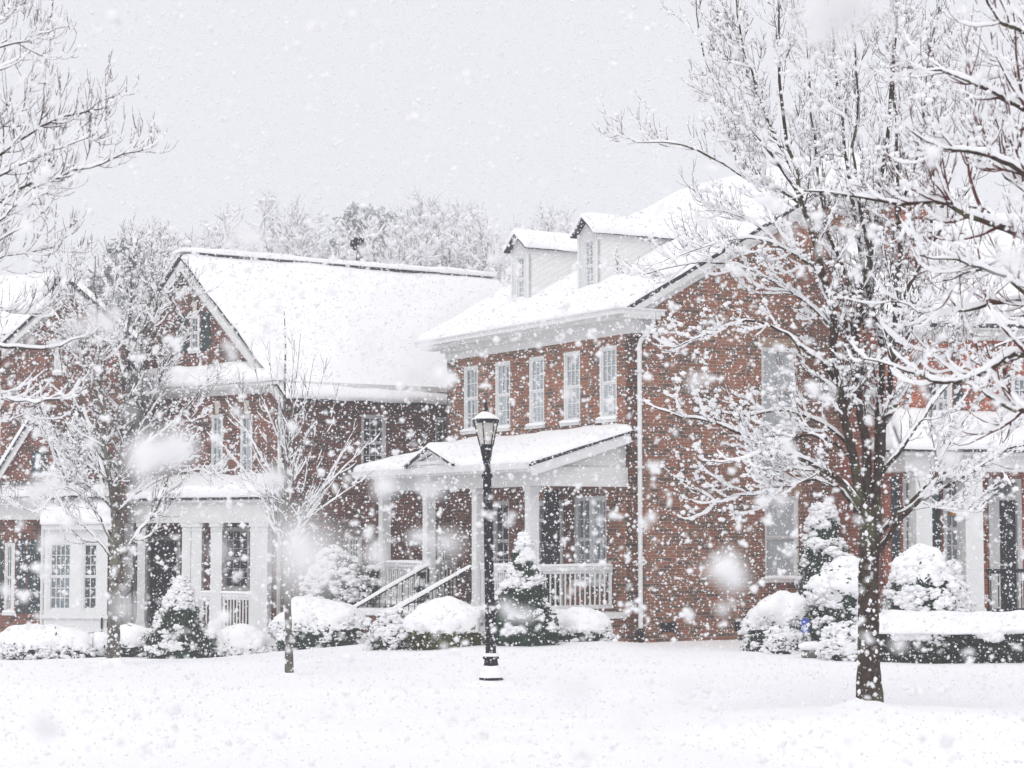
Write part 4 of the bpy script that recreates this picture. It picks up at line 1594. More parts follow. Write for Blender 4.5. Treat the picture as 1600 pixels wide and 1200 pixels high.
# porch
P4 = 1.1
u4 = f4.u_at(1408, P4)
zc4, zt4 = f4.z_at(1500, 737, P4), f4.z_at(1500, 703, P4)
zs4 = f4.z_at(1500, 648)
mb = MB()
f4.box(mb, u4, W4, zc4, zt4, P4 - .2, P4 + .16)
f4.box(mb, u4, u4 + .3, zc4, zt4 - .003, .003, P4 - .203)
f4.box(mb, u4 - .06, W4, zt4 - .12, zt4 - .02, P4 + .16, P4 + .3)
f4.box(mb, u4 + .3, W4, zt4 - .06, zt4 - .025, .003, P4 - .203)
mb.build('porch_beam', 'white_paint', H4)
q = [f4.p(u4 - .15, zt4, P4 + .36), f4.p(W4, zt4, P4 + .36), f4.p(W4, zs4 - .1, .01), f4.p(u4 + .2, zs4 - .1, .01)]
q2 = [f4.p(u4 - .15, zt4, .01), q[0], q[3], q[3]]
mb = MB()
slab(mb, q, .06)
slab(mb, q2, .06)
pr = mb.build('porch_roof', 'shingle', H4)
V, F = join([snow_sheet(*q, .2, .1, 'b', 84, over=.05), snow_sheet(*q2, .2, .1, 'b', 85, over=.05)])
np_mesh('roof_snow', V, F, 'snow', pr, smooth=True)
pz4 = f4.z_at(1515, 962, P4)
for a, wd_ in ((1436, .34), (1513, .38), (1640, .38)):
    column(H4, f4, f4.u_at(a, P4), P4, pz4, zc4, wd_)
mb = MB()
f4.box(mb, u4 - .1, W4, pz4 - .15, pz4, .003, P4 + .3)
mb.build('porch_floor', 'trim_paint', H4)
mb = MB()
bwall(mb, f4, u4, W4, -.6, pz4 - .153, .003, P4 + .2)
mb.build('porch_base', 'brick_orange', H4)
railing(H4, f4.p(f4.u_at(1537, P4), 0, P4), f4.p(f4.u_at(1620, P4), 0, P4), pz4 + .05, f4.z_at(1560, 889, P4), 7, m='black_iron', w_=.018, toph=.035, snow=False)

# ------------------------------------------------------------------ trees


def resample(P, n):
    """smooth curve through the points P"""
    P = np.asarray(P, float)
    k = len(P)
    if k == 2:
        t = np.linspace(0, 1, n)[:, None]
        return P[0] * (1 - t) + P[1] * t
    ext = np.concatenate([[2 * P[0] - P[1]], P, [2 * P[-1] - P[-2]]])
    out = []
    for s in np.linspace(0, k - 1 - 1e-6, n):
        i = int(s)
        t = s - i
        a, b, c, d = ext[i:i + 4]
        out.append(.5 * ((2 * b) + (c - a) * t + (2 * a - 5 * b + 4 * c - d) * t * t + (3 * b - a - 3 * c + d) * t ** 3))
    return np.array(out)


def spawn(P, R, dens, u0, u1, l0, l1, amean, asd, up, rr, N, jit=.18, tipf=.35, droop=0, flat=0, shrink=.55, rmin=.003, out=None, outw=0):
    """grow children along parent polylines; returns P, R of the children"""
    B, M, _ = P.shape
    seg = np.linalg.norm(np.diff(P, axis=1), axis=2)
    Lt = seg.sum(1)
    cnt = RNG.poisson(np.clip(dens * Lt * (u1 - u0), 0, 60))
    idx = np.repeat(np.arange(B), cnt)
    n = len(idx)
    if n == 0:
        return np.zeros((0, N, 3)), np.zeros((0, N))
    u = RNG.uniform(u0, u1, n)
    s = u * (M - 1)
    i = np.minimum(s.astype(int), M - 2)
    f = (s - i)[:, None]
    pos = P[idx, i] * (1 - f) + P[idx, i + 1] * f
    rad = R[idx, i] * (1 - f[:, 0]) + R[idx, i + 1] * f[:, 0]
    T = P[idx, i + 1] - P[idx, i]
    T /= np.linalg.norm(T, axis=1, keepdims=True) + 1e-9
    rv = RNG.normal(size=(n, 3))
    if flat:
        rv[:, 2] *= (1 - flat)
    pp = rv - (rv * T).sum(1, keepdims=True) * T
    pp /= np.linalg.norm(pp, axis=1, keepdims=True) + 1e-9
    a = np.radians(RNG.normal(amean, asd, n))[:, None]
    d = T * np.cos(a) + pp * np.sin(a)
    if out is not None:
        o = pos - out
        o[:, 2] *= .3
        o /= np.linalg.norm(o, axis=1, keepdims=True) + 1e-9
        d = d + outw * o
        d /= np.linalg.norm(d, axis=1, keepdims=True)
    L = RNG.uniform(l0, l1, n) * (1 - shrink * u)
    r0 = np.maximum(np.minimum(rad * rr, .02 * L + rmin), rmin)
    Q = np.zeros((n, N, 3))
    Q[:, 0] = pos
    st = L / (N - 1)
    for k in range(1, N):
        d = d + RNG.normal(0, jit, (n, 3)) + np.array([0, 0, 1.0]) * (up * k / N - droop * (1 - k / N))
        d /= np.linalg.norm(d, axis=1, keepdims=True)
        Q[:, k] = Q[:, k - 1] + d * st[:, None]
    t = np.linspace(0, 1, N)[None]
    RR = r0[:, None] * (1 - (1 - tipf) * t)
    return Q, RR


def snow_tubes(P, R, k0, k1, sides, hmin=.35, cover=.75, seed=0, ups=3, lump=6.0, bare=False):
    """snow piled along the upper side of branches; thin or missing where they stand upright"""
    B, N, _ = P.shape
    if B == 0:
        return np.zeros((0, 3)), np.zeros((0, 4), int)
    M = ups * (N - 1) + 1
    s = np.linspace(0, N - 1, M)
    i = np.minimum(s.astype(int), N - 2)
    f = (s - i)
    Q = P[:, i] * (1 - f)[None, :, None] + P[:, i + 1] * f[None, :, None]
    r = R[:, i] * (1 - f)[None] + R[:, i + 1] * f[None]
    T = np.gradient(Q, axis=1)
    T /= np.linalg.norm(T, axis=2, keepdims=True) + 1e-9
    h = np.sqrt(np.clip(1 - T[..., 2] ** 2, 0, 1))
    n1 = vnoise(Q.reshape(-1, 3), lump * .45, seed).reshape(h.shape)
    n2 = vnoise(Q.reshape(-1, 3), lump * 1.6, seed + 3).reshape(h.shape)
    w_ = sstep(h, hmin, hmin + .35) * sstep(n1, .95 - cover, 1.15 - cover)
    rs = (k0 + k1 * r) * w_ * (.55 + .75 * n2)
    end = np.minimum(np.linspace(0, 1, M) * 5, (1 - np.linspace(0, 1, M)) * 4).clip(0, 1)
    rs = rs * (end[None] ** .5)
    if bare:                                                       # fine tips shed their snow
        rs = rs * (1 - sstep(np.linspace(0, 1, M), .45, .85))[None] * RNG.choice([0., .6, 1., 1.25], rs.shape[0])[:, None]
        rs = rs * (.45 + 1.1 * RNG.uniform(0, 1, rs.shape))
    Q = Q + np.array([0, 0, 1.0]) * (np.minimum(r * .6, .05) + rs * .55)[..., None]
    Q[..., :2] += RNG.normal(0, .12, Q[..., :2].shape) * rs[..., None]
    V, F = tubes(Q, np.maximum(rs, .0004), sides)
    return V, F


def clumps_on(P, R, n, r0, r1, hmin=.3):
    """snow lumps caught in forks and on twigs"""
    B, N, _ = P.shape
    if B == 0 or n == 0:
        return np.zeros((0, 3)), np.zeros((0, 3), int)
    b = RNG.integers(0, B, n)
    k = RNG.integers(0, N - 1, n)
    T = P[b, k + 1] - P[b, k]
    T /= np.linalg.norm(T, axis=1, keepdims=True) + 1e-9
    ok = np.sqrt(1 - T[:, 2] ** 2) > hmin
    b, k = b[ok], k[ok]
    f = RNG.uniform(0, 1, (len(b), 1))
    q = P[b, k] * (1 - f) + P[b, k + 1] * f
    rad = RNG.uniform(r0, r1, len(b)) * RNG.uniform(.6, 1.2, len(b))
    q[:, 2] += R[b, k] + rad * .35
    return blobs(q, rad, .75, .25, ICO0 if r1 < .035 else ICO1)


def build_tree(name, label, base, trunk, limbs, levels, barkm, twigm, snow, clump=0, clump_r=(.02, .05), group=None, cat='tree', forks=True, trunk_extra=None, out_w=.0, snow_cov=.76):
    """trunk: (points, radii); limbs: list of (points, r0, r1); levels: spawn settings from limbs outwards"""
    root = thing(name, base, label, cat, group)
    parts = []
    tp = resample(trunk[0], 26)
    tr = np.interp(np.linspace(0, 1, 26), np.linspace(0, 1, len(trunk[1])), trunk[1])
    tp[1:, :2] += RNG.normal(0, .004 * trunk[1][0] / .15, (25, 2))
    parts.append(tubes(tp[None], tr[None] * (1 + .018 * RNG.normal(size=tr.shape))[None], 18))
    NL = 20
    LP, LR = [], []
    for pts, r0, r1 in limbs:
        q = resample(pts, NL)
        L = np.linalg.norm(np.diff(q, axis=0), axis=1).sum()
        q[1:] += RNG.normal(0, .008 * L / 3, (NL - 1, 3))
        LP.append(q)
        LR.append(r0 + (r1 - r0) * np.linspace(0, 1, NL) ** .75)
    LP, LR = np.array(LP), np.array(LR)
    parts.append(tubes(LP, LR, 9))
    V, F = join(parts)
    tk = np_mesh('trunk', V, F, barkm, root, smooth=True)
    sn = [snow_tubes(LP, LR, snow[0], snow[1] * .75, 8, .22, snow_cov, 5, ups=5, lump=5)]
    cur = (LP, LR)
    br = []
    center = np.array([*np.asarray(base)[:2], base[2] + 3])
    allp = []
    for li, lv in enumerate(levels):
        sides = lv.pop('sides', 4)
        src = lv.pop('src', None)
        kw = dict(lv)
        sc = kw.pop('snow', 1.0)
        cv = kw.pop('cover', snow_cov)
        P_, R_ = spawn(*(cur if src is None else allp[src]), out=center, outw=out_w, **kw)
        br.append(tubes(P_, R_, sides))
        sn.append(snow_tubes(P_, R_, snow[0] * sc, snow[1], 6 if li == 0 else 5 if li == 1 else 4, (.28, .38, .45)[min(li, 2)], cv, 11 + li, ups=4 if li < 2 else 3, bare=li > 0))
        cur = (P_, R_)
        allp.append(cur)
    V, F = join(br)
    np_mesh('branches', V, F, twigm, root, smooth=True)
    for k, (P_, R_) in enumerate(allp[:3]):
        sn.append(clumps_on(P_, R_, int(clump * (.5 if k == 0 else 1)), *clump_r))
    # snow banked unevenly round the foot of the trunk
    r0 = trunk[1][0]
    ta = np.linspace(0, 2 * PI, 40, endpoint=False)
    rows = []
    for r, hgt in ((r0 * 4.2, -.03), (r0 * 3.2, .01), (r0 * 2.3, .035), (r0 * 1.5, .075), (r0 * 1.05, .12), (r0 * .85, .15)):
        x_, y_ = base[0] + r * np.cos(ta), base[1] + r * np.sin(ta)
        k_ = .35 + 1.3 * fbm(np.stack([x_, y_, 0 * x_], -1), 2.2, 4, 2)
        rows.append(np.stack([x_, y_, gz(x_, y_) + hgt * k_ * (1 if hgt < 0 else min(1, r0 / .18) ** 1.5)], -1))
    i_ = np.arange(6 * 40).reshape(6, 40)
    j_ = np.roll(i_, -1, 1)
    sn.append((np.concatenate(rows), np.stack([i_[:-1], j_[:-1], j_[1:], i_[1:]], -1).reshape(-1, 4)))
    # and plastered in patches on the trunk's weather side
    nb_ = 46
    kk_ = RNG.integers(0, 25, nb_)
    aa_ = RNG.normal(-1.9, .9, nb_)
    pq = tp[kk_] + np.stack([np.cos(aa_) * tr[kk_], np.sin(aa_) * tr[kk_], RNG.uniform(0, .1, nb_)], -1)
    sn.append(blobs(pq, RNG.uniform(.008, .026, nb_), 1.3, .35, ICO1))
    V, F = join(sn)
    np_mesh('snow_cover', V, F, 'snow', root, smooth=True)
    return root


def px3(pts, y0, y1):
    """photo trace -> points running from depth y0 to y1"""
    n = len(pts)
    return [at(a, b, y0 + (y1 - y0) * k / (n - 1)) for k, (a, b) in enumerate(pts)]


# --- the big bare tree on the right
YT = 25.5
bx = at(1358, 1102, YT)
bx[2] = G(bx[0], bx[1])
root_trace = [(1359, 1112), (1357, 1040), (1357, 960), (1358, 880), (1360, 820), (1362, 785)]
trunkA = (px3(root_trace, YT, YT), [.185, .142, .130, .126, .132, .14])
LA = []


def limb(tr, dy, r0, r1, y0=YT):
    LA.append((px3(tr, y0, y0 + dy), r0 * .82, r1 * .8))


limb([(1356, 815), (1338, 740), (1322, 650), (1310, 590), (1300, 500), (1290, 440), (1272, 370), (1250, 300), (1235, 240), (1222, 150), (1216, 60), (1214, -60)], -.6, .085, .014)
limb([(1362, 810), (1352, 700), (1342, 620), (1340, 540), (1343, 470), (1358, 400), (1370, 340), (1384, 230), (1392, 140), (1400, 40), (1402, -60)], .5, .085, .016)
limb([(1368, 800), (1378, 700), (1388, 620), (1396, 540), (1402, 460), (1406, 380), (1404, 290), (1402, 200), (1398, 120), (1400, 60)], -.2, .07, .012)
limb([(1364, 800), (1370, 690), (1376, 600), (1370, 520), (1350, 430), (1338, 350), (1320, 250), (1310, 150), (1300, 60), (1290, -40)], 1.2, .065, .012)
limb([(1362, 878), (1400, 822), (1430, 790), (1470, 765), (1530, 730), (1580, 700), (1650, 690)], -.8, .05, .012)
limb([(1362, 850), (1398, 806), (1430, 780), (1462, 735), (1490, 680), (1520, 640), (1570, 590)], .6, .048, .010)
limb([(1350, 800), (1328, 765), (1290, 735), (1240, 712), (1180, 690), (1120, 662), (1060, 648), (1010, 632)], -.9, .055, .008)
limb([(1358, 840), (1325, 778), (1290, 752), (1250, 752), (1200, 770), (1150, 775), (1110, 790)], .3, .045, .007)
limb([(1330, 700), (1300, 670), (1270, 655), (1220, 640), (1160, 650), (1110, 640), (1080, 625)], .9, .035, .007)
limb([(1312, 600), (1288, 570), (1255, 545), (1225, 520), (1170, 500), (1110, 520), (1050, 545)], -.5, .04, .007)
limb([(1303, 520), (1280, 490), (1245, 462), (1200, 435), (1150, 415), (1080, 412), (1010, 430)], .8, .036, .006)
limb([(1290, 440), (1262, 410), (1225, 390), (1180, 372), (1120, 380), (1060, 400)], -1.0, .03, .006)
limb([(1260, 325), (1225, 300), (1180, 285), (1120, 250), (1060, 225), (1000, 222), (965, 205)], -.4, .03, .006)
limb([(1254, 310), (1215, 255), (1180, 210), (1140, 170), (1110, 110), (1092, 50), (1085, -30)], .6, .03, .007)
limb([(1240, 270), (1205, 200), (1180, 130), (1160, 70), (1150, 0), (1140, -60)], -.8, .028, .007)
limb([(1345, 480), (1320, 430), (1290, 350), (1275, 260), (1268, 160), (1260, 60), (1250, -50)], 1.0, .036, .008)
limb([(1360, 395), (1345, 330), (1335, 240), (1340, 140), (1335, 40), (1330, -60)], -1.0, .03, .008)
limb([(1392, 580), (1425, 510), (1445, 430), (1455, 340), (1460, 240), (1455, 150), (1460, 60)], .5, .042, .008)
limb([(1398, 500), (1430, 430), (1470, 360), (1510, 300), (1540, 220), (1560, 130)], -1.0, .036, .007)
limb([(1384, 660), (1420, 590), (1470, 530), (1530, 480), (1600, 420), (1660, 380)], 1.1, .042, .008)
limb([(1376, 740), (1410, 700), (1450, 640), (1500, 580), (1560, 540), (1640, 520)], -.6, .04, .008)
limb([(1405, 330), (1430, 260), (1445, 180), (1450, 90), (1470, 10)], .3, .028, .007)
limb([(1335, 720), (1300, 690), (1260, 680), (1210, 700), (1150, 720), (1100, 720)], -1.3, .032, .007)
limb([(1225, 390), (1180, 350), (1130, 330), (1090, 330)], .3, .018, .005)
lv = [dict(dens=6.6, u0=.14, u1=1.0, l0=.5, l1=1.55, amean=52, asd=12, up=.3, rr=.36, N=8, jit=.14, flat=.25, sides=5, rmin=.0052, snow=.9),
      dict(dens=10.5, u0=.12, u1=1.0, l0=.2, l1=.62, amean=44, asd=12, up=.45, rr=.62, N=6, jit=.12, sides=4, rmin=.0042, snow=.75, cover=.72),
      dict(dens=6.5, u0=.2, u1=1.0, l0=.10, l1=.32, amean=42, asd=14, up=.45, rr=.7, N=4, jit=.1, sides=3, rmin=.0036, snow=.55, cover=.45)]
build_tree('bare_tree', 'big bare tree with a thick mossy trunk and snow-laden branches on the right lawn', bx, trunkA, LA, lv, 'bark', 'twig', (.017, .85), clump=5200, clump_r=(.010, .036), out_w=.3)

# --- the tree reaching in from the right edge, nearer to the viewer
YR = 15.0
bR = np.array([at(1840, 600, YR)[0], YR, 0])
bR[2] = G(bR[0], bR[1])
trunkR = ([bR - [0, 0, .1], bR + [0, 0, 1.2], bR + [-.04, 0, 2.4], bR + [-.02, .1, 4.2], bR + [.1, .1, 6.4], bR + [.05, 0, 8]], [.2, .16, .15, .12, .07, .02])
LA = []
for tr, dy, r0, r1 in (
        ([(1838, 560), (1720, 440), (1600, 368), (1555, 350), (1500, 330), (1465, 312), (1400, 318), (1330, 305), (1255, 300)], .6, .05, .006),
        ([(1838, 660), (1700, 585), (1600, 552), (1545, 578), (1480, 597), (1420, 580), (1345, 560)], -.4, .042, .005),
        ([(1838, 740), (1690, 645), (1600, 643), (1560, 628), (1530, 606), (1475, 572), (1425, 520)], 1.0, .038, .005),
        ([(1838, 460), (1700, 260), (1600, 172), (1540, 140), (1480, 112), (1420, 105)], .3, .04, .005),
        ([(1838, 380), (1700, 130), (1620, 60), (1560, 28), (1525, -40)], -.4, .035, .006),
        ([(1838, 500), (1690, 335), (1600, 272), (1540, 240), (1470, 232), (1415, 200)], -1.0, .038, .005),
        ([(1838, 600), (1700, 500), (1600, 470), (1520, 482), (1450, 488), (1390, 470)], 1.3, .036, .005),
        ([(1838, 540), (1720, 380), (1620, 310), (1570, 270), (1520, 180), (1490, 130)], .9, .034, .005),
        ([(1838, 700), (1730, 600), (1640, 500), (1580, 440), (1510, 410), (1440, 400)], -.8, .036, .005),
        ([(1838, 640), (1740, 520), (1650, 420), (1590, 400), (1530, 420), (1470, 440)], .2, .03, .005),
        ([(1838, 420), (1740, 220), (1650, 130), (1590, 100), (1530, 90)], 1.0, .03, .005)):
    LA.append((px3(tr, YR, YR + dy), r0, r1))
lv = [dict(dens=6.5, u0=.3, u1=1.0, l0=.35, l1=.9, amean=42, asd=12, up=.35, rr=.6, N=8, jit=.12, flat=.2, sides=5, rmin=.0045, snow=.8, shrink=.4),
      dict(dens=8.0, u0=.15, u1=1.0, l0=.2, l1=.5, amean=40, asd=12, up=.5, rr=.65, N=6, jit=.09, sides=4, rmin=.0034, snow=.5, cover=.7),
      dict(dens=5.5, u0=.2, u1=1.0, l0=.1, l1=.3, amean=38, asd=12, up=.55, rr=.75, N=5, jit=.07, sides=4, rmin=.0028, snow=.3, cover=.45)]
build_tree('bare_tree', 'nearer bare tree with reddish twigs and heavy snow reaching in from the right edge', bR, trunkR, LA, lv, 'bark', 'twig_red', (.015, .85), clump=1100, clump_r=(.008, .026), snow_cov=.92)

# --- the tree reaching in from the left edge
YL = 17.0
bL = np.array([at(-330, 600, YL)[0], YL, 0])
bL[2] = G(bL[0], bL[1])
trunkL = ([bL - [0, 0, .1], bL + [0, 0, 1.2], bL + [.04, 0, 2.4], bL + [0, .1, 4.2], bL + [-.1, .1, 6.4], bL + [0, 0, 8.2]], [.22, .17, .155, .12, .07, .02])
LA = []
for tr, dy, r0, r1 in (
        ([(-330, 560), (-170, 370), (-60, 285), (0, 241), (60, 200), (115, 178), (165, 168), (190, 150)], .4, .045, .005),
        ([(-330, 600), (-180, 400), (-70, 335), (0, 312), (60, 283), (130, 265), (185, 245), (225, 238)], -.4, .045, .005),
        ([(-330, 500), (-170, 240), (-60, 150), (0, 110), (45, 82), (80, 40)], .8, .04, .005),
        ([(-330, 420), (-180, 130), (-60, 50), (0, 30), (40, -20)], -.6, .04, .006),
        ([(-330, 760), (-180, 580), (-60, 535), (0, 541), (55, 545), (110, 534), (150, 520)], .2, .045, .005),
        ([(-330, 800), (-180, 640), (-60, 610), (0, 620), (60, 627), (125, 612)], -.9, .038, .005),
        ([(-330, 700), (-180, 520), (-60, 470), (0, 482), (50, 490), (85, 478)], 1.0, .03, .004),
        ([(-330, 640), (-180, 450), (-60, 400), (0, 375), (50, 345), (80, 320)], -.2, .034, .004),
        ([(-330, 840), (-180, 720), (-60, 680), (0, 660), (50, 645)], .6, .034, .004),
        ([(-330, 540), (-170, 320), (-60, 230), (0, 200), (40, 150), (72, 108)], .9, .034, .004),
        ([(-330, 590), (-170, 390), (-60, 305), (0, 275), (80, 236), (150, 212)], -.8, .036, .004),
        ([(-330, 660), (-170, 480), (-60, 425), (0, 404), (55, 394), (96, 384)], .5, .03, .004),
        ([(-330, 640), (-170, 440), (-60, 375), (0, 345), (40, 302), (76, 282)], -1.0, .03, .004),
        ([(-330, 470), (-170, 190), (-60, 95), (0, 75), (55, 56), (100, 42)], -.3, .032, .004)):
    LA.append((px3(tr, YL, YL + dy), r0 * .6, r1 * .7))
lv = [dict(dens=8.0, u0=.42, u1=1.0, l0=.3, l1=.8, amean=40, asd=12, up=.4, rr=.6, N=8, jit=.1, flat=.2, sides=5, rmin=.0036, snow=.8, shrink=.5),
      dict(dens=9.0, u0=.15, u1=1.0, l0=.18, l1=.45, amean=40, asd=12, up=.65, rr=.65, N=6, jit=.07, sides=4, rmin=.0032, snow=.5, cover=.7),
      dict(dens=5.0, u0=.2, u1=1.0, l0=.1, l1=.25, amean=36, asd=12, up=.6, rr=.75, N=5, jit=.06, sides=4, rmin=.0028, snow=.3, cover=.4)]
build_tree('bare_tree', 'bare tree whose snowy branch tips reach in from the left edge against the sky', bL, trunkL, LA, lv, 'bark', 'twig', (.010, .8), clump=500, clump_r=(.008, .024), snow_cov=.9)

# --- the upright tree on the left lawn
YV = 35.5
bV = at(178, 1040, YV)
bV[2] = G(bV[0], bV[1])
tv = [(178, 1048), (178, 990), (179, 930), (181, 870), (183, 810)]
trunkV = (px3(tv, YV, YV), [.145, .108, .10, .096, .09])
LA = []
for tr, dy, r0, r1 in (
        ([(183, 830), (186, 760), (190, 690), (194, 600), (199, 520), (206, 440), (214, 370)], .3, .075, .010),
        ([(180, 840), (172, 760), (165, 700), (160, 620), (154, 540), (150, 470), (148, 400)], -.4, .07, .009),
        ([(186, 885), (205, 850), (235, 810), (256, 770), (268, 725), (285, 680), (310, 640)], -.3, .045, .007),
        ([(176, 875), (158, 850), (140, 830), (110, 805), (85, 770), (60, 740)], .4, .04, .007),
        ([(184, 800), (215, 770), (260, 745), (300, 735), (350, 735)], .5, .032, .006),
        ([(182, 800), (150, 770), (120, 740), (85, 700), (55, 660)], -.6, .035, .006),
        ([(188, 740), (215, 680), (240, 620), (265, 560), (290, 500), (305, 450)], .4, .042, .007),
        ([(170, 730), (140, 680), (115, 620), (95, 560), (85, 500)], .3, .04, .007),
        ([(192, 660), (215, 590), (235, 520), (250, 450), (262, 390)], -.5, .036, .006),
        ([(163, 660), (140, 600), (125, 530), (118, 460), (115, 420)], -.2, .034, .006),
        ([(195, 600), (180, 530), (178, 460), (182, 390)], .6, .03, .006),
        ([(186, 720), (235, 690), (280, 650), (320, 600), (345, 560)], -.2, .03, .006),
        ([(176, 760), (130, 720), (90, 690), (50, 620)], .6, .03, .006),
        ([(158, 600), (130, 560), (100, 510), (70, 470)], .7, .026, .006),
        ([(196, 570), (225, 510), (240, 440), (236, 380)], .2, .028, .006),
        ([(182, 870), (150, 800), (100, 760), (60, 800), (30, 790)], -.4, .026, .006)):
    LA.append((px3(tr, YV, YV + dy * 2), r0 * .78, r1 * .8))
lv = [dict(dens=8.8, u0=.15, u1=1.0, l0=.45, l1=1.15, amean=38, asd=11, up=.4, rr=.5, N=8, jit=.1, flat=.15, sides=5, rmin=.005, snow=.85),
      dict(dens=11, u0=.12, u1=1.0, l0=.25, l1=.6, amean=40, asd=12, up=.4, rr=.62, N=5, jit=.11, sides=4, rmin=.004, snow=.62),
      dict(dens=6.5, u0=.2, u1=1.0, l0=.12, l1=.3, amean=40, asd=14, up=.35, rr=.7, N=4, jit=.1, sides=3, rmin=.004, snow=.45, cover=.65)]
build_tree('bare_tree', 'slender bare tree with a forked trunk standing before the house with the bay window', bV, trunkV, LA, lv, 'bark_grey', 'twig_grey', (.018, .85), clump=2200, clump_r=(.010, .032), out_w=.1)

# --- the young tree in front of the brown brick house
YY = 33.2
bY = at(452, 1050, YY)
bY[2] = G(bY[0], bY[1])
trunkY = (px3([(452, 1056), (451, 990), (449, 930), (448, 870), (447, 800), (446, 700), (445, 600), (446, 540), (444, 486)], YY, YY), [.075, .058, .055, .05, .036, .026, .018, .012, .005])
LA = []
for k, (x1, y1) in enumerate(((375, 590), (395, 545), (418, 540), (432, 560), (470, 520), (490, 560), (512, 560), (530, 600), (500, 640), (560, 660), (585, 735), (345, 690), (330, 740), (365, 640), (405, 610), (475, 600), (540, 700), (460, 530), (580, 690), (390, 720))):
    ys_ = 880 - 18 * (k % 7) if abs(x1 - 446) > 45 else 800 - 22 * (k % 5)
    x0 = 449
    mx_, my = x0 + (x1 - x0) * .5, ys_ + (y1 - ys_) * .46
    LA.append((px3([(x0, ys_), (x0 + (x1 - x0) * .22, ys_ + (y1 - ys_) * .17), (mx_, my), (x1, y1)], YY, YY + RNG.uniform(-1, 1)), .011, .003))
lv = [dict(dens=9.0, u0=.15, u1=1.0, l0=.3, l1=.8, amean=24, asd=8, up=.25, rr=.6, N=6, jit=.06, sides=4, rmin=.0036, snow=.75),
      dict(dens=5.0, u0=.15, u1=1.0, l0=.15, l1=.4, amean=30, asd=9, up=.25, rr=.65, N=4, jit=.06, sides=3, rmin=.0036, snow=.55, cover=.6)]
build_tree('young_tree', 'thin young tree with upswept twigs in front of the brown brick house', bY, trunkY, LA, lv, 'bark_grey', 'twig_grey', (.012, .8), clump=300, clump_r=(.008, .024))

# --- trees far behind the houses


def far_tree(seed, H, spread):
    """one prototype bare tree as (trunk, branches, snow) mesh data, base at the origin"""
    global RNG
    keep = RNG
    RNG = np.random.default_rng(seed)
    tp = resample([(0, 0, -.3), (.1, 0, H * .2), (-.1, .15, H * .45), (.1, 0, H * .75), (0, 0, H)], 16)
    tr = np.linspace(.26, .03, 16)
    A = spawn(tp[None], tr[None], 3.4, .15, .97, spread * .95, spread * 1.35, 42, 10, .5, .6, 10, jit=.09, rmin=.035, shrink=.62)
    B = spawn(*A, 3.2, .12, 1, 1.0, 2.4, 40, 11, .4, .6, 7, jit=.1, rmin=.02)
    D = spawn(*B, 4.2, .12, 1, .5, 1.3, 38, 12, .35, .65, 5, jit=.1, rmin=.013)
    E = spawn(*D, 4.0, .2, 1, .3, .8, 36, 12, .3, .7, 3, jit=.1, rmin=.011)
    k = [join([tubes(tp[None], tr[None], 8), tubes(*A, 6)]), join([tubes(*B, 4), tubes(*D, 3), tubes(*E, 3)]),
         join([snow_tubes(*A, .05, .6, 5, .25, .85, 3), snow_tubes(*B, .055, .6, 4, .2, .85, 4, ups=2), snow_tubes(*D, .045, .6, 4, .2, .8, 5, ups=1), snow_tubes(*E, .035, .6, 3, .2, .7, 6, ups=1), clumps_on(*D, 900, .05, .16)])]
    RNG = keep
    return k


def far_pine(seed, H, spread):
    global RNG
    keep = RNG
    RNG = np.random.default_rng(seed)
    tp = resample([(0, 0, -.3), (.05, 0, H * .5), (0, 0, H)], 10)
    tr = np.linspace(.2, .03, 10)
    A = spawn(tp[None], tr[None], 6.5, .1, 1.0, spread * .8, spread * 1.3, 66, 12, .22, .5, 7, jit=.1, rmin=.03, shrink=.75)
    n = 3600
    b = RNG.integers(0, len(A[0]), n)
    s = RNG.uniform(1.5, 5.99, n)
    i = s.astype(int)
    q = A[0][b, i] * (1 - (s - i))[:, None] + A[0][b, i + 1] * (s - i)[:, None] + RNG.normal(0, .14, (n, 3))
    lf = leaf_quads(q, RNG.normal(size=(n, 3)) + [0, 0, .6], 3, .22, .16)
    sn = blobs(q + [0, 0, .07] + RNG.normal(0, .05, q.shape), RNG.uniform(.09, .26, len(q)), .7, .3, ICO0)
    k = [join([tubes(tp[None], tr[None], 8), tubes(*A, 4)]), lf, sn]
    RNG = keep
    return k


def leaf_quads(P, Nn, k, size, spread):
    """k small leaf-shaped faces round each point, turned loosely along the outward direction"""
    n = len(P)
    c = np.repeat(P, k, 0) + RNG.normal(0, spread, (n * k, 3))
    nn = np.repeat(Nn, k, 0) + RNG.normal(0, .8, (n * k, 3))
    nn /= np.linalg.norm(nn, axis=1, keepdims=True) + 1e-9
    r = RNG.normal(size=(n * k, 3))
    a = np.cross(nn, r)
    a /= np.linalg.norm(a, axis=1, keepdims=True) + 1e-9
    b = np.cross(nn, a)
    s = (size * RNG.uniform(.6, 1.3, n * k))[:, None]
    V = np.stack([c - a * s, c - b * s * .45 + nn * s * .12, c + a * s, c + b * s * .45 + nn * s * .12], 1).reshape(-1, 3)
    F = np.arange(n * k * 4).reshape(-1, 4)
    return V, F


def mesh_of(name, VF, m):
    V, F = VF
    o = np_mesh(name, V, F, m, None, origin=(0, 0, 0), smooth=True)
    me = o.data
    bpy.data.objects.remove(o)
    return me


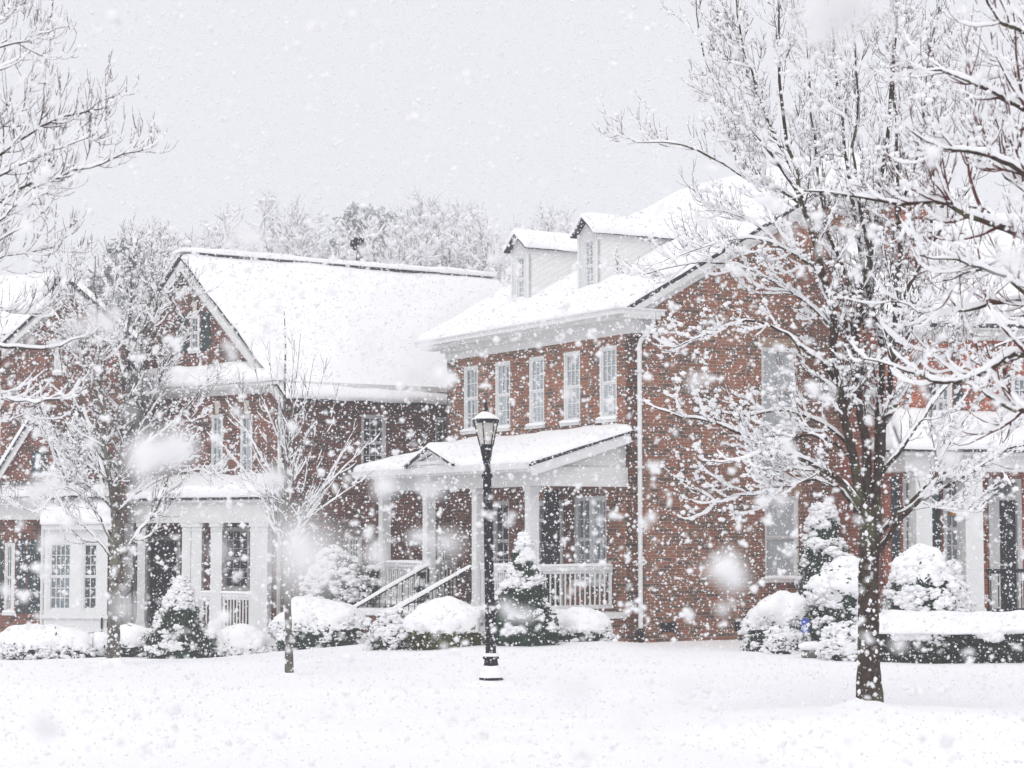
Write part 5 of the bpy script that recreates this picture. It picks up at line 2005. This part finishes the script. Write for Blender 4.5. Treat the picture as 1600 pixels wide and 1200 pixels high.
PROTO = {}
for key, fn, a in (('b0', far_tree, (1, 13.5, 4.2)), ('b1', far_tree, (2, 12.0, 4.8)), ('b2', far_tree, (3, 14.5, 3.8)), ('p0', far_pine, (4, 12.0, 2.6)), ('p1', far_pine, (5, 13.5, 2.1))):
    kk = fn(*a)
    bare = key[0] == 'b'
    PROTO[key] = (a[1], [('trunk', mesh_of('trunk', kk[0], 'twig_hazed')),
                         ('branches' if bare else 'foliage', mesh_of('branches', kk[1], 'twig_hazed' if bare else 'leaf_hazed')),
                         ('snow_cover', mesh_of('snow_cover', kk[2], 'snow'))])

FAR = [  # column, top row, depth, kind, label
    (447, 306, 112, 'b2', 'tallest pale bare tree behind the long snowy roof, left of the iron cowl'),
    (398, 345, 106, 'b1', 'broad bare tree behind the long snowy roof, between the tallest tree and the gable peak'),
    (345, 358, 100, 'b0', 'bare snowy tree just right of the steep gable peak of the brown brick house'),
    (508, 362, 98, 'b1', 'low rounded bare tree between the tallest far tree and the iron cowl'),
    (562, 338, 104, 'p1', 'ragged grey evergreen rising right behind the iron cowl'),
    (600, 360, 96, 'b1', 'low bare tree tucked behind the ridge just right of the iron cowl'),
    (648, 342, 108, 'b0', 'bare tree standing over the middle of the long snowy ridge, right of the cowl'),
    (702, 330, 104, 'b1', 'widest bare tree behind the right half of the long ridge'),
    (758, 328, 100, 'b2', 'bare tree rising just left of the left dormer of the red brick house'),
    (845, 342, 115, 'b1', 'faint bare tree top showing between the two white dormers'),
    (292, 366, 84, 'b1', 'bare tree behind the peak of the steep brown gable'),
    (250, 384, 76, 'b0', 'bare tree directly left of the steep brown gable, behind it'),
    (186, 392, 70, 'p1', 'tall grey evergreen behind the slender forked tree, right of the bay window house'),
    (140, 415, 74, 'b2', 'bare tree showing above the roof peak of the bay window house'),
    (222, 376, 88, 'b2', 'thin bare tree between the tall grey evergreen and the steep gable'),
]
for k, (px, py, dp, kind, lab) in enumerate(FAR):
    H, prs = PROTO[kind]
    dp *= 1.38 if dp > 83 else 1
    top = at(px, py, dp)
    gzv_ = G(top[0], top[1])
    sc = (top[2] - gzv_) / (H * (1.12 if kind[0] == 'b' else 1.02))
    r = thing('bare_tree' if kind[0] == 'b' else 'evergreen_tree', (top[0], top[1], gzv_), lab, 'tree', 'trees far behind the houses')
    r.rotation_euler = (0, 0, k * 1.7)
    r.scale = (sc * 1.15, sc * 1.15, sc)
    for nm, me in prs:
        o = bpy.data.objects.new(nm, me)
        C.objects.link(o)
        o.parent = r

# ------------------------------------------------------------------ shrubs


def shrub(px, pyb, hw, pyt, dep, label, shape='dome', snowy=.5, leaf='leaf_green', lsize=.05, cap=0.0, hd=1.0, name='shrub', cat='shrub', group=None, sblob=(.03, .085), dens=1.0, seed=1, zb=None):
    c = at(px, pyb, dep)
    gzc = G(c[0], c[1]) - .05 if zb is None else zb
    Rx = hw / FPX * dep
    H = at(px, pyt, dep)[2] - gzc
    root = thing(name, (c[0], c[1], gzc), label, cat, group)
    O = np.array([c[0], c[1], gzc])

    def prof(v):
        if shape == 'cone':
            return np.clip(1 - v ** 1.35, 0, 1) ** .85 * (.86 + .14 * sstep(v, 0, .18))
        if shape == 'spire':
            return np.clip(1 - v, 0, 1) ** .72 * (.8 + .2 * sstep(v, 0, .15))
        return np.clip(1 - v ** 2.4, 0, 1) ** .5 * (.88 + .12 * sstep(v, 0, .25))

    def surf(th, v, inset=0.0):
        r = prof(v)
        p = np.stack([np.cos(th) * r * Rx, np.sin(th) * r * Rx * hd, v * H], -1)
        nzv = fbm(p + O, 1.7 / max(.35, Rx), seed, 4)
        k = (1 + .75 * (nzv - .5) * 2 * (.4 + .6 * (1 - v))) * (1 - inset)
        q = p * np.stack([k, k, 1 + .30 * (nzv - .5)], -1)
        n = np.stack([p[..., 0] / Rx ** 2, p[..., 1] / (Rx * hd) ** 2, (p[..., 2] - .22 * H) / H ** 2 * 1.1], -1)
        n /= np.linalg.norm(n, axis=-1, keepdims=True) + 1e-9
        return q + O, n
    area = 2 * PI * Rx * H * .75
    n = int(min(9000, dens * area / lsize ** 2 * .55))
    v = RNG.uniform(0, 1, n * 2)
    v = v[RNG.uniform(0, 1, n * 2) < prof(v) * .9 + .1][:n]
    th = RNG.uniform(0, 2 * PI, len(v))
    q, nn = surf(th, v, RNG.uniform(-.03, .12, len(v)))
    # inner mass so nothing shows through
    tg, vg = np.meshgrid(np.linspace(0, 2 * PI, 25), np.linspace(0, .97, 12), indexing='ij')
    cq, _ = surf(tg.ravel(), vg.ravel(), .16)
    cq[:, 2] = O[2] + (cq[:, 2] - O[2]) * .95
    gi_ = np.arange(25 * 12).reshape(25, 12)
    core = (cq, np.stack([gi_[:-1, :-1], gi_[1:, :-1], gi_[1:, 1:], gi_[:-1, 1:]], -1).reshape(-1, 4))
    V, F = join([leaf_quads(q, nn, 3, lsize, lsize * .8), core])
    np_mesh('foliage', V, F, leaf, root)
    # snow lodged on the outer and upper twigs, in ragged layers with the leaves showing between
    ns = int(min(12000, area / (sblob[1] ** 2) * 7.5))
    v = RNG.uniform(.04, 1, ns * 2)
    v = v[RNG.uniform(0, 1, ns * 2) < prof(v) * .85 + .15][:ns]
    th = RNG.uniform(0, 2 * PI, len(v))
    q, nn = surf(th, v, RNG.uniform(-.03, .03, len(v)))
    lay = fbm(q * np.array([1, 1, 1.7]), 2.6, seed + 7, 3) - .5
    e = nn[:, 2] * .5 + 2.4 * lay + .9 * (vnoise(q, 9.0, seed + 9) - .5) + (v - .5) * .55
    keep = e > (.62 - snowy * 1.25)
    q = q[keep]
    rr = (sblob[0] * .5 + (sblob[1] * 1.05 - sblob[0] * .5) * RNG.uniform(0, 1, len(q)) ** 2.6) * (.75 + .45 * v[keep])
    parts = [blobs(q + nn[keep] * .012 + [0, 0, .01], rr, .55, .42, ICO1)]
    if cap:
        nt_, nv_ = 84, 18
        tg = np.linspace(0, 2 * PI, nt_, endpoint=False)
        v0 = cap + .22 * (fbm(np.stack([np.cos(tg) * Rx, np.sin(tg) * Rx, 0 * tg], -1) + O, 2.5 / Rx, seed + 2, 3) - .5)
        rows = []
        for k in range(nv_ + 1):
            t = k / nv_
            vv = v0 + (1 - v0) * np.sin(t * PI / 2)
            qq, n2 = surf(tg, np.clip(vv, 0, 1), 0)
            th_ = (.02 + .085 * sstep(np.full(nt_, t), 0, .3)) * (.5 + 1.0 * fbm(qq, 3.0, seed + 4, 3)) + .05 * (vnoise(qq, 6.5, seed + 6) - .5)
            rows.append(qq + n2 * th_[:, None] + np.array([0, 0, .02]))
        V = np.concatenate(rows)
        i = np.arange((nv_ + 1) * nt_).reshape(nv_ + 1, nt_)
        j = np.roll(i, -1, 1)
        parts.append((V, np.stack([i[:-1], j[:-1], j[1:], i[1:]], -1).reshape(-1, 4)))
    V, F = join(parts)
    np_mesh('snow_cover', V, F, 'snow', root, smooth=True)
    return root


shrub(60, 1026, 75, 984, 45.2, 'wide low shrub under deep snow below the green-shuttered window at the left edge', 'dome', .82, 'leaf_box', cap=.35, hd=.5, seed=2)
shrub(150, 1018, 26, 996, 45.6, 'little snow mound of a shrub under the white bay window', 'dome', .95, 'leaf_box', cap=.15, hd=.7, seed=3)
shrub(212, 1020, 34, 982, 45.2, 'low snowy shrub between the slender tree trunk and the cone-shaped evergreen', 'dome', .8, 'leaf_box', cap=.4, hd=.7, seed=4)
shrub(282, 1022, 52, 905, 44.8, 'cone-shaped evergreen shrub in front of the white porch columns at left', 'cone', .30, 'leaf_green', seed=5, cat='evergreen', sblob=(.03, .075))
shrub(375, 1017, 55, 986, 45.2, 'flat snow-buried shrub below the left porch railing', 'dome', .9, 'leaf_box', cap=.2, hd=.5, seed=6)
shrub(492, 1004, 70, 940, 44.2, 'broad clipped shrub with a thick snow cap behind the young tree', 'dome', .55, 'leaf_green', cap=.42, hd=.7, seed=7)
shrub(526, 1000, 50, 858, 47.5, 'tall loose snow-clad shrub by the wall, left of the brick steps', 'dome', .5, 'leaf_green', seed=8, sblob=(.04, .10))
shrub(613, 1002, 32, 956, 40.3, 'small snowy shrub at the foot of the brick steps', 'dome', .78, 'leaf_box', seed=9)
shrub(700, 1008, 66, 945, 39.8, 'sprawling snow-heaped shrub with yellow-green underside, left of the lamp post', 'dome', .5, 'leaf_yellow', cap=.38, hd=.7, seed=10)
shrub(818, 1008, 50, 838, 39.5, 'snowy cone-shaped evergreen right beside the lamp post', 'cone', .28, 'leaf_green', seed=11, cat='evergreen', sblob=(.035, .085))
shrub(903, 1004, 46, 960, 40.6, 'round shrub with a smooth snow cap under the right porch railing', 'dome', .55, 'leaf_green', cap=.36, hd=.8, seed=12)
shrub(1290, 985, 56, 782, 41.6, 'tall evergreen shrub beside the lower gable window', 'spire', .24, 'leaf_green', seed=13, cat='evergreen', sblob=(.04, .09))
shrub(1228, 1004, 60, 932, 39.6, 'dark hedge under a smooth thick snow mound below the gable window', 'dome', .2, 'leaf_box', cap=.45, hd=.7, seed=14, cat='hedge')
shrub(1318, 1004, 56, 876, 38.6, 'rounded evergreen heaped with snow just left of the big tree trunk', 'dome', .26, 'leaf_green', cap=.62, hd=.8, seed=15, cat='evergreen')
shrub(1322, 1015, 36, 975, 36.8, 'low drooping snowy shrub at the left foot of the big tree trunk', 'dome', .88, 'leaf_box', seed=16, hd=.8)
shrub(1225, 1004, 32, 982, 38.6, 'small snow-covered ground shrub in front of the dark hedge', 'dome', .92, 'leaf_box', seed=17, hd=.6)
shrub(1440, 985, 62, 868, 38.2, 'double-domed evergreen with heavy snow behind the clipped hedge', 'dome', .36, 'leaf_green', seed=18, cat='evergreen', sblob=(.04, .095), cap=.75)
shrub(1492, 975, 30, 882, 38.8, 'narrow snow-wrapped evergreen against the large porch column', 'cone', .75, 'leaf_green', seed=19, cat='evergreen')

# clipped box hedge at the right edge
h0, h1 = at(1376, 1028, 36.6), at(1720, 1040, 36.2)
hd_ = np.array([h1[0] - h0[0], h1[1] - h0[1]])
hl = np.linalg.norm(hd_)
hd_ /= hl
fh = Frame(h0, hd_, np.array([hd_[1], -hd_[0]]))
zg_ = G(h0[0], h0[1]) - .05
zt_ = at(1500, 985, 36.6)[2]
root = thing('hedge', (h0[0], h0[1], zg_), 'long clipped dark hedge under a thick snow slab at the right edge', 'hedge')
n = 9000
u = RNG.uniform(0, hl, n)
z = RNG.uniform(zg_, zt_, n)
side = RNG.integers(0, 4, n)
Pq, Nq = np.zeros((n, 3)), np.zeros((n, 3))
for i in range(n):
    if side[i] < 2:
        Pq[i] = fh.p(u[i], z[i], .02 * RNG.normal())
        Nq[i] = (*fh.n, 0)
    elif side[i] == 2:
        Pq[i] = fh.p(u[i], zt_, -RNG.uniform(0, 1.2))
        Nq[i] = (0, 0, 1)
    else:
        Pq[i] = fh.p(RNG.uniform(-.02, .03), z[i], -RNG.uniform(0, 1.2))
        Nq[i] = (*(-hd_), 0)
mb = MB()
fh.box(mb, .06, hl, zg_, zt_ - .05, -1.2, -.07)
core = (np.array(mb.V), np.array(mb.F))
V, F = join([leaf_quads(Pq, Nq, 3, .042, .04), core])
np_mesh('foliage', V, F, 'leaf_box', root)
q = fh.p(RNG.uniform(0, 1), zt_, 0)
sh = snow_sheet(fh.p(-.05, zt_ - .05, .08), fh.p(hl, zt_ - .05, .08), fh.p(hl, zt_, -1.25), fh.p(-.05, zt_, -1.25), .34, .06, 'lbt', 91, lump=.55, over=.2)
nb = 900
zz = zt_ - np.abs(RNG.normal(0, .16, nb))
bq = np.array([fh.p(a, b, .03) for a, b in zip(RNG.uniform(0, hl, nb), zz)])
ok = vnoise(bq, 3.2, 5) > .52
ne = 420                                                           # snow slumping unevenly over the front edge
ue = RNG.uniform(0, hl, ne)
dr_ = .16 * sstep(vnoise(np.stack([ue, 0 * ue, 0 * ue], -1), 2.6, 8), .35, .8)
eq = np.array([fh.p(a, zt_ + .03 - b * c, .07) for a, b, c in zip(ue, dr_, RNG.uniform(0, 1, ne))])
V, F = join([sh, blobs(bq[ok], RNG.uniform(.02, .06, ok.sum()), .7, .25, ICO1), blobs(eq, RNG.uniform(.04, .10, ne), .8, .25, ICO1)])
np_mesh('snow_cover', V, F, 'snow', root, smooth=True)

# potted topiary beside the steps
for (px, py0, lab) in ((583, 938, 'two-tier potted topiary with snow balls on the left step wall'), (662, 938, 'snow-topped potted topiary on the right side of the brick steps')):
    t = st1 + .14 if px < 600 else st0 + .55
    t = fF.u_at(px, PD + (.25 if px < 600 else .1))
    p = fF.p(t, zp0 if px > 600 else zp0 - .02, PD + (.25 if px < 600 else .1))
    root = thing('potted_topiary', p, lab, 'topiary', 'potted topiaries by the porch steps')
    mb = MB()
    mb.lathe([(.10, 0), (.13, .02), (.15, .2), (.165, .22), (.165, .25), (.13, .25)], p, 16)
    mb.build('pot', 'stone', root, smooth=False)
    lf, sb_ = [], []
    for zc, rr in ((.42, .18), (.76, .14)):
        d = RNG.normal(size=(260, 3))
        d /= np.linalg.norm(d, axis=1, keepdims=True)
        lf.append(leaf_quads(p + [0, 0, zc] + d * rr * .9, d, 3, .03, .02))
        lf.append((ICO1[0] * rr * .8 + p + [0, 0, zc], ICO1[1]))
        up_ = d[d[:, 2] > .15]
        sb_.append(blobs(p + [0, 0, zc] + up_ * rr, RNG.uniform(.03, .06, len(up_)), .7, .2, ICO1))
    V, F = join(lf)
    np_mesh('foliage', V, F, 'leaf_green', root)
    V, F = join(sb_)
    np_mesh('snow_cover', V, F, 'snow', root, smooth=True)

# ------------------------------------------------------------------ street lamp
YS = 31.4
bs = at(768, 1064, YS)
bs[2] = G(bs[0], bs[1]) - .02
LEAN = -.022
K = YS / FPX
lamp = thing('street_lamp', bs, 'black street lamp with a snow-capped lantern standing on the snowy verge', 'street lamp')
zlan = at(762, 716, YS)[2] - bs[2]
ztop = at(758, 630, YS)[2] - bs[2]
mb = MB()
mb.lathe([(.185, -.1), (.185, .10), (.19, .12), (.17, .17), (.125, .24), (.108, .34), (.10, .40), (.125, .41), (.125, .44), (.09, .45), (.086, .47)], bs, 20, LEAN)
mb.build('base', 'black_paint', lamp)
mb = MB()
nfl = 16
prof_ = [(.082, .46), (.074, 1.4), (.066, zlan - .45), (.062, zlan - .30)]
k0 = len(mb.V)
for r, zz in prof_:
    for i in range(nfl * 2):
        a = 2 * PI * i / (nfl * 2)
        rr = r * (1 if i % 2 else .90)
        mb.V.append((bs[0] + rr * math.cos(a) + LEAN * zz, bs[1] + rr * math.sin(a), bs[2] + zz))
        mb.UV.append((0, 0))
for j in range(len(prof_) - 1):
    for i in range(nfl * 2):
        a, b = k0 + j * nfl * 2 + i, k0 + j * nfl * 2 + (i + 1) % (nfl * 2)
        mb.F.append((a, b, b + nfl * 2, a + nfl * 2))
mb.build('pole', 'black_paint', lamp)
mb = MB()
mb.lathe([(.062, zlan - .31), (.085, zlan - .29), (.085, zlan - .25), (.06, zlan - .23), (.052, zlan - .05), (.07, zlan - .03), (.07, zlan)], bs, 16, LEAN)
mb.build('collar', 'black_paint', lamp)


def six(r, z, a0=.25):
    return [np.array([bs[0] + r * math.cos(a0 + PI / 3 * i) + LEAN * z, bs[1] + r * math.sin(a0 + PI / 3 * i), bs[2] + z]) for i in range(6)]


zA_, zB_, zC_, zD_ = zlan - .02, zlan + .06, zlan + .20, at(760, 660, YS)[2] - bs[2]
mb = MB()
for (ra, za, rb, zb_) in ((.06, zA_, .085, zB_), (.085, zB_, .105, zC_)):
    A_, B_ = six(ra, za), six(rb, zb_)
    for i in range(6):
        j = (i + 1) % 6
        mb.poly([A_[i], A_[j], B_[j], B_[i]])
mb.poly(six(.105, zC_))
mb.poly(six(.06, zA_)[::-1])
A_, B_ = six(.106, zC_), six(.188, zD_)
for i in range(6):
    mb.bar(A_[i], B_[i], .016)
    mb.bar(B_[i], B_[(i + 1) % 6], .022)
    mb.bar(A_[i], A_[(i + 1) % 6], .02)
mb.build('lantern_frame', 'black_paint', lamp)
A_, B_ = six(.098, zC_ + .003), six(.178, zD_ - .003)
for i in range(6):
    j = (i + 1) % 6
    mb = MB()
    mb.poly([A_[i], A_[j], B_[j], B_[i]])
    mb.build('lantern_pane', 'lamp_glass', lamp)
mb = MB()
mb.lathe([(.20, zD_ - .005), (.205, zD_ + .03), (.19, zD_ + .045), (.15, zD_ + .085), (.08, zD_ + .12), (.035, zD_ + .135)], bs, 18, LEAN)
cp_ = mb.build('lantern_cap', 'black_paint', lamp)
mb = MB()
mb.lathe([(.03, zD_ + .13), (.035, zD_ + .16), (.048, zD_ + .19), (.04, zD_ + .225), (.02, zD_ + .245), (.024, zD_ + .27), (.016, zD_ + .29), (.02, zD_ + .315), (.012, zD_ + .34), (.004, ztop + .0)], bs, 12, LEAN)
mb.build('finial', 'black_paint', cp_, smooth=True)


def ring_snow(name, r0, r1, z, th, parent, seed):
    nt_, nr = 48, 9
    rows = []
    tg = np.linspace(0, 2 * PI, nt_, endpoint=False)
    for k in range(nr + 1):
        t = k / nr
        r = r1 + (r0 - r1) * t
        zz = z(t) if callable(z) else z
        qq = np.stack([bs[0] + r * np.cos(tg) + LEAN * zz, bs[1] + r * np.sin(tg), np.full(nt_, bs[2] + zz)], -1)
        nzv = .65 + .7 * vnoise(qq, 9, seed)
        edge = math.sqrt(max(0, 1 - (1 - min(1, t * 3.5 + .02)) ** 2)) * math.sqrt(max(0, 1 - max(0, t - .8) ** 2 * 20))
        qq[:, 2] += th * edge * nzv
        rows.append(qq)
    i = np.arange((nr + 1) * nt_).reshape(nr + 1, nt_)
    j = np.roll(i, -1, 1)
    np_mesh(name, np.concatenate(rows), np.stack([i[:-1], j[:-1], j[1:], i[1:]], -1).reshape(-1, 4), 'snow', parent, smooth=True)


ring_snow('cap_snow', .035, .188, lambda t: zD_ + .045 + .09 * t, .038, lamp, 1)
ring_snow('collar_snow', .084, .128, .44, .06, lamp, 2)
ring_snow('base_snow', .105, .192, lambda t: .125 + .16 * t, .045, lamp, 3)
tt = MB()
tt.box(bs[0] - .055 + LEAN * zlan, bs[0] - .035 + LEAN * zlan, bs[1] - .085, bs[1] - .06, bs[2] + zlan - .12, bs[2] + zlan - .05)
tt.build('blue_tag', 'sign_blue', lamp)
# snow mound around its foot
th_ = np.linspace(0, 2 * PI, 48, endpoint=False)
rows = [np.stack([bs[0] + r * np.cos(th_), bs[1] + r * np.sin(th_), np.array([G(bs[0] + r * math.cos(a), bs[1] + r * math.sin(a)) for a in th_]) + hgt], -1) for r, hgt in ((.42, -.01), (.36, .03), (.28, .06), (.2, .075), (.1, .08))]
i = np.arange(5 * 48).reshape(5, 48)
j = np.roll(i, -1, 1)
np_mesh('foot_snow', np.concatenate(rows), np.stack([i[:-1], j[:-1], j[1:], i[1:]], -1).reshape(-1, 4), 'snow', lamp, smooth=True)

# ------------------------------------------------------------------ small things
# blue yard sign with white lettering half buried in the hedge's snow
sp = at(1258, 988, 37.9)
sg = thing('yard_sign', (sp[0], sp[1], G(sp[0], sp[1])), 'small blue yard sign with white letters stuck in snow by the dark hedge', 'sign')
w2_, z0_, z1_ = .078, at(1258, 990, 37.9)[2], at(1258, 966, 37.9)[2]
oc = [(-w2_, z0_ + .05), (-w2_ + .05, z0_), (w2_ - .05, z0_), (w2_, z0_ + .05), (w2_, z1_ - .05), (w2_ - .05, z1_), (-w2_ + .05, z1_), (-w2_, z1_ - .05)]
mb = MB()
mb.poly([(sp[0] + a, sp[1], z) for a, z in oc])
mb.poly([(sp[0] + a, sp[1] + .012, z) for a, z in oc[::-1]])
for (a, b) in zip(oc, oc[1:] + oc[:1]):
    mb.poly([(sp[0] + a[0], sp[1], a[1]), (sp[0] + a[0], sp[1] + .012, a[1]), (sp[0] + b[0], sp[1] + .012, b[1]), (sp[0] + b[0], sp[1], b[1])])
mb.build('sign_board', 'sign_blue', sg)
mb = MB()
yy = sp[1] - .004
zm = (z0_ + z1_) / 2 - .02


def stroke(a, b):
    mb.bar((sp[0] + a[0], yy, zm + a[1]), (sp[0] + b[0], yy, zm + b[1]), .006, .017)


for a, b in (((-.065, -.04), (-.045, .04)), ((-.045, .04), (-.025, -.04)), ((-.057, -.01), (-.033, -.01)),       # A
             ((-.015, -.04), (-.015, .04)), ((-.015, .04), (.012, .02)), ((.012, .02), (.012, -.02)), ((.012, -.02), (-.015, -.04)),   # D
             ((.022, .04), (.065, .04)), ((.044, .04), (.044, -.04))):                                        # T
    stroke(a, b)
mb.build('lettering', 'sign_white', sg)
mb = MB()
mb.tube([(sp[0], sp[1] + .025, G(sp[0], sp[1]) - .1), (sp[0], sp[1] + .025, z1_ - .05)], .012, 6)
mb.build('stake', 'steel', sg)
# snow-capped stone
st = at(1268, 1004, 37.2)
zs_ = G(st[0], st[1])
rt = thing('garden_stone', (st[0], st[1], zs_), 'flat grey stone with a pillow of snow near the blue yard sign', 'stone')
V = ICO1[0] * np.array([.2, .16, .1]) * (1 + .15 * RNG.uniform(-1, 1, (len(ICO1[0]), 1))) + [st[0], st[1], zs_ + .08]
np_mesh('boulder', V, ICO1[1], 'stone', rt)
V2 = _subdiv(*ICO1)
V = V2[0] * np.array([.25, .2, .085]) * (1 + .05 * RNG.uniform(-1, 1, (len(V2[0]), 1))) + [st[0], st[1], zs_ + .21]
np_mesh('snow_cap', V, V2[1], 'snow', rt, smooth=True)
# orange seed ball hanging from a branch, capped with snow
sb = at(1488, 800, 26.0)
rt = thing('seed_feeder', sb, 'small orange seed ball capped with snow hanging from the big tree', 'bird feeder')
v2 = _subdiv(*ICO1)
np_mesh('seed_ball', v2[0] * .05 * (1 + .14 * RNG.uniform(-1, 1, (len(v2[0]), 1))) + sb, v2[1], 'seed', rt)
V, F = blobs(np.array([sb + [0, 0, .05], sb + [.01, 0, .07]]), np.array([.04, .03]), .8, .15)
np_mesh('snow_cap', V, F, 'snow', rt, smooth=True)
mb = MB()
mb.tube([sb + [0, 0, .05], sb + [.01, 0, .22], sb + [0, .01, .36]], .004, 5)
mb.build('string', 'twig', rt)
# thin garden stake by the bay window
gs = at(145, 1015, 45.0)
mb = MB()
zg0 = G(gs[0], gs[1])
mb.tube([(gs[0], gs[1], zg0 - .1), (gs[0], gs[1], zg0 + .55)], .012, 6)
mb.tube([(gs[0] - .1, gs[1], zg0 + .53), (gs[0] + .03, gs[1], zg0 + .55)], .012, 6)
o = mb.build('garden_hook', 'steel')
tag(o, 'thin grey garden hook stuck in the snow before the white bay window', 'garden hook')

# ------------------------------------------------------------------ falling snow: one swarm of irregular flakes through the whole air


BIG = [(245, 712, 1.5, .014), (70, 757, 1.8, .008), (423, 748, 2.0, .008), (490, 862, .62, .007), (465, 835, .8, .006), (602, 762, 1.9, .008), (672, 768, 2.1, .006),
       (1155, 895, 1.6, .010), (655, 838, 2.3, .007), (590, 868, 2.0, .006), (803, 966, 2.2, .007), (1128, 952, 2.4, .006), (1405, 1012, 2.6, .006), (1480, 715, 2.0, .008),
       (1330, 5, .7, .010), (1290, 25, 1.0, .010), (905, 1075, 1.2, .006), (1065, 1070, 1.2, .006), (378, 365, 1.5, .007), (160, 502, 1.7, .007), (128, 508, 1.9, .006),
       (1100, 345, 1.8, .006), (1236, 366, 2.4, .006), (1222, 776, 2.6, .006), (1580, 400, 1.3, .010), (75, 850, 2.2, .006), (1090, 595, 2.4, .006), (700, 850, 1.4, .006), (790, 950, 2.6, .005), (265, 690, 1.3, .006)]


def flakes(n0=35.0, dmax=31.0):
    RG = np.random.default_rng(77)
    dd = np.linspace(.65, dmax, 4000)
    hw_, hh = .27 * dd + 1.8, .44 * dd + 1.5
    A_ = 2 * hw_ * hh
    cdf = np.cumsum(A_)
    N = int(n0 * cdf[-1] * (dd[1] - dd[0]))
    d = np.interp(RG.uniform(0, 1, N), cdf / cdf[-1], dd)
    x = RG.uniform(-1, 1, N) * (.27 * d + 1.8)
    z = CAMZ - .13 * d - .75 + RG.uniform(0, 1, N) * (.44 * d + 1.5)
    ok = (z > gz(x, d) + .05) & ((d > 3.5) | (RG.uniform(0, 1, N) < .35))
    x, d, z = x[ok], d[ok], z[ok]
    P = np.stack([x, d, z], -1)
    r = np.clip(RG.lognormal(math.log(.0068), .52, len(P)), .0025, .020)
    near = d < 11
    parts = []
    Pn, rn = P[near], r[near]
    for k in range(3):
        parts.append(blobs(Pn + RG.normal(0, .55, Pn.shape) * rn[:, None], rn * RG.uniform(.5, .95, len(Pn)), .9, .3, ICO0))
    Pf, rf_ = P[~near], r[~near]
    parts.append(blobs(Pf, rf_ * 1.05, .9, .4, OCT))
    for px, py, dq, rq in [(a, b, c, d * 1.3) for a, b, c, d in BIG]:                                     # the largest clumps, close by
        c = at(px, py, dq)
        parts.append(blobs(c + RG.normal(0, .5, (5, 3)) * rq * np.array([1, .4, .7]), rq * RG.uniform(.45, .8, 5), .9, .3, ICO1))
    # the far veil, between the houses and the trees behind them
    M = 150000
    d2 = (31 ** 3 + (95 ** 3 - 31 ** 3) * RG.uniform(0, 1, M)) ** (1 / 3)
    P2 = np.stack([RG.uniform(-1, 1, M) * (.27 * d2 + 1), d2, RG.uniform(1, 1, M) * 1.2 + RG.uniform(0, 1, M) * (.30 * d2)], -1)
    parts.append(blobs(P2, RG.uniform(.010, .022, M), .9, .4, OCT))
    V, F = join(parts)
    print('FLAKES', len(P), 'near', near.sum(), 'lt3', (d < 3).sum(), 'faces', sum(len(f) for f in F))
    o = np_mesh('falling_snow', V, F, 'flake', None, origin=(0, 20, 0))
    tag(o, 'white snowflakes of all sizes falling through the air in front of everything', 'falling snow', None, 'stuff')


flakes()

# ------------------------------------------------------------------ haze
hz = MB()
hz.box(-300, 300, -60, 320, -2.4, 32)
ho = hz.build('haze', 'snow', None, origin=(0, 0, 0))
hm = bpy.data.materials.new('haze')
hm.use_nodes = True
hm.node_tree.nodes.clear()
pv = hm.node_tree.nodes.new('ShaderNodeVolumePrincipled')
pv.inputs['Color'].default_value = (.97, .97, 1, 1)
pv.inputs['Density'].default_value = .0020
pv.inputs['Anisotropy'].default_value = 0
mo = hm.node_tree.nodes.new('ShaderNodeOutputMaterial')
hm.node_tree.links.new(pv.outputs[0], mo.inputs['Volume'])
ho.data.materials.clear()
ho.data.materials.append(hm)
ho['kind'] = 'stuff'
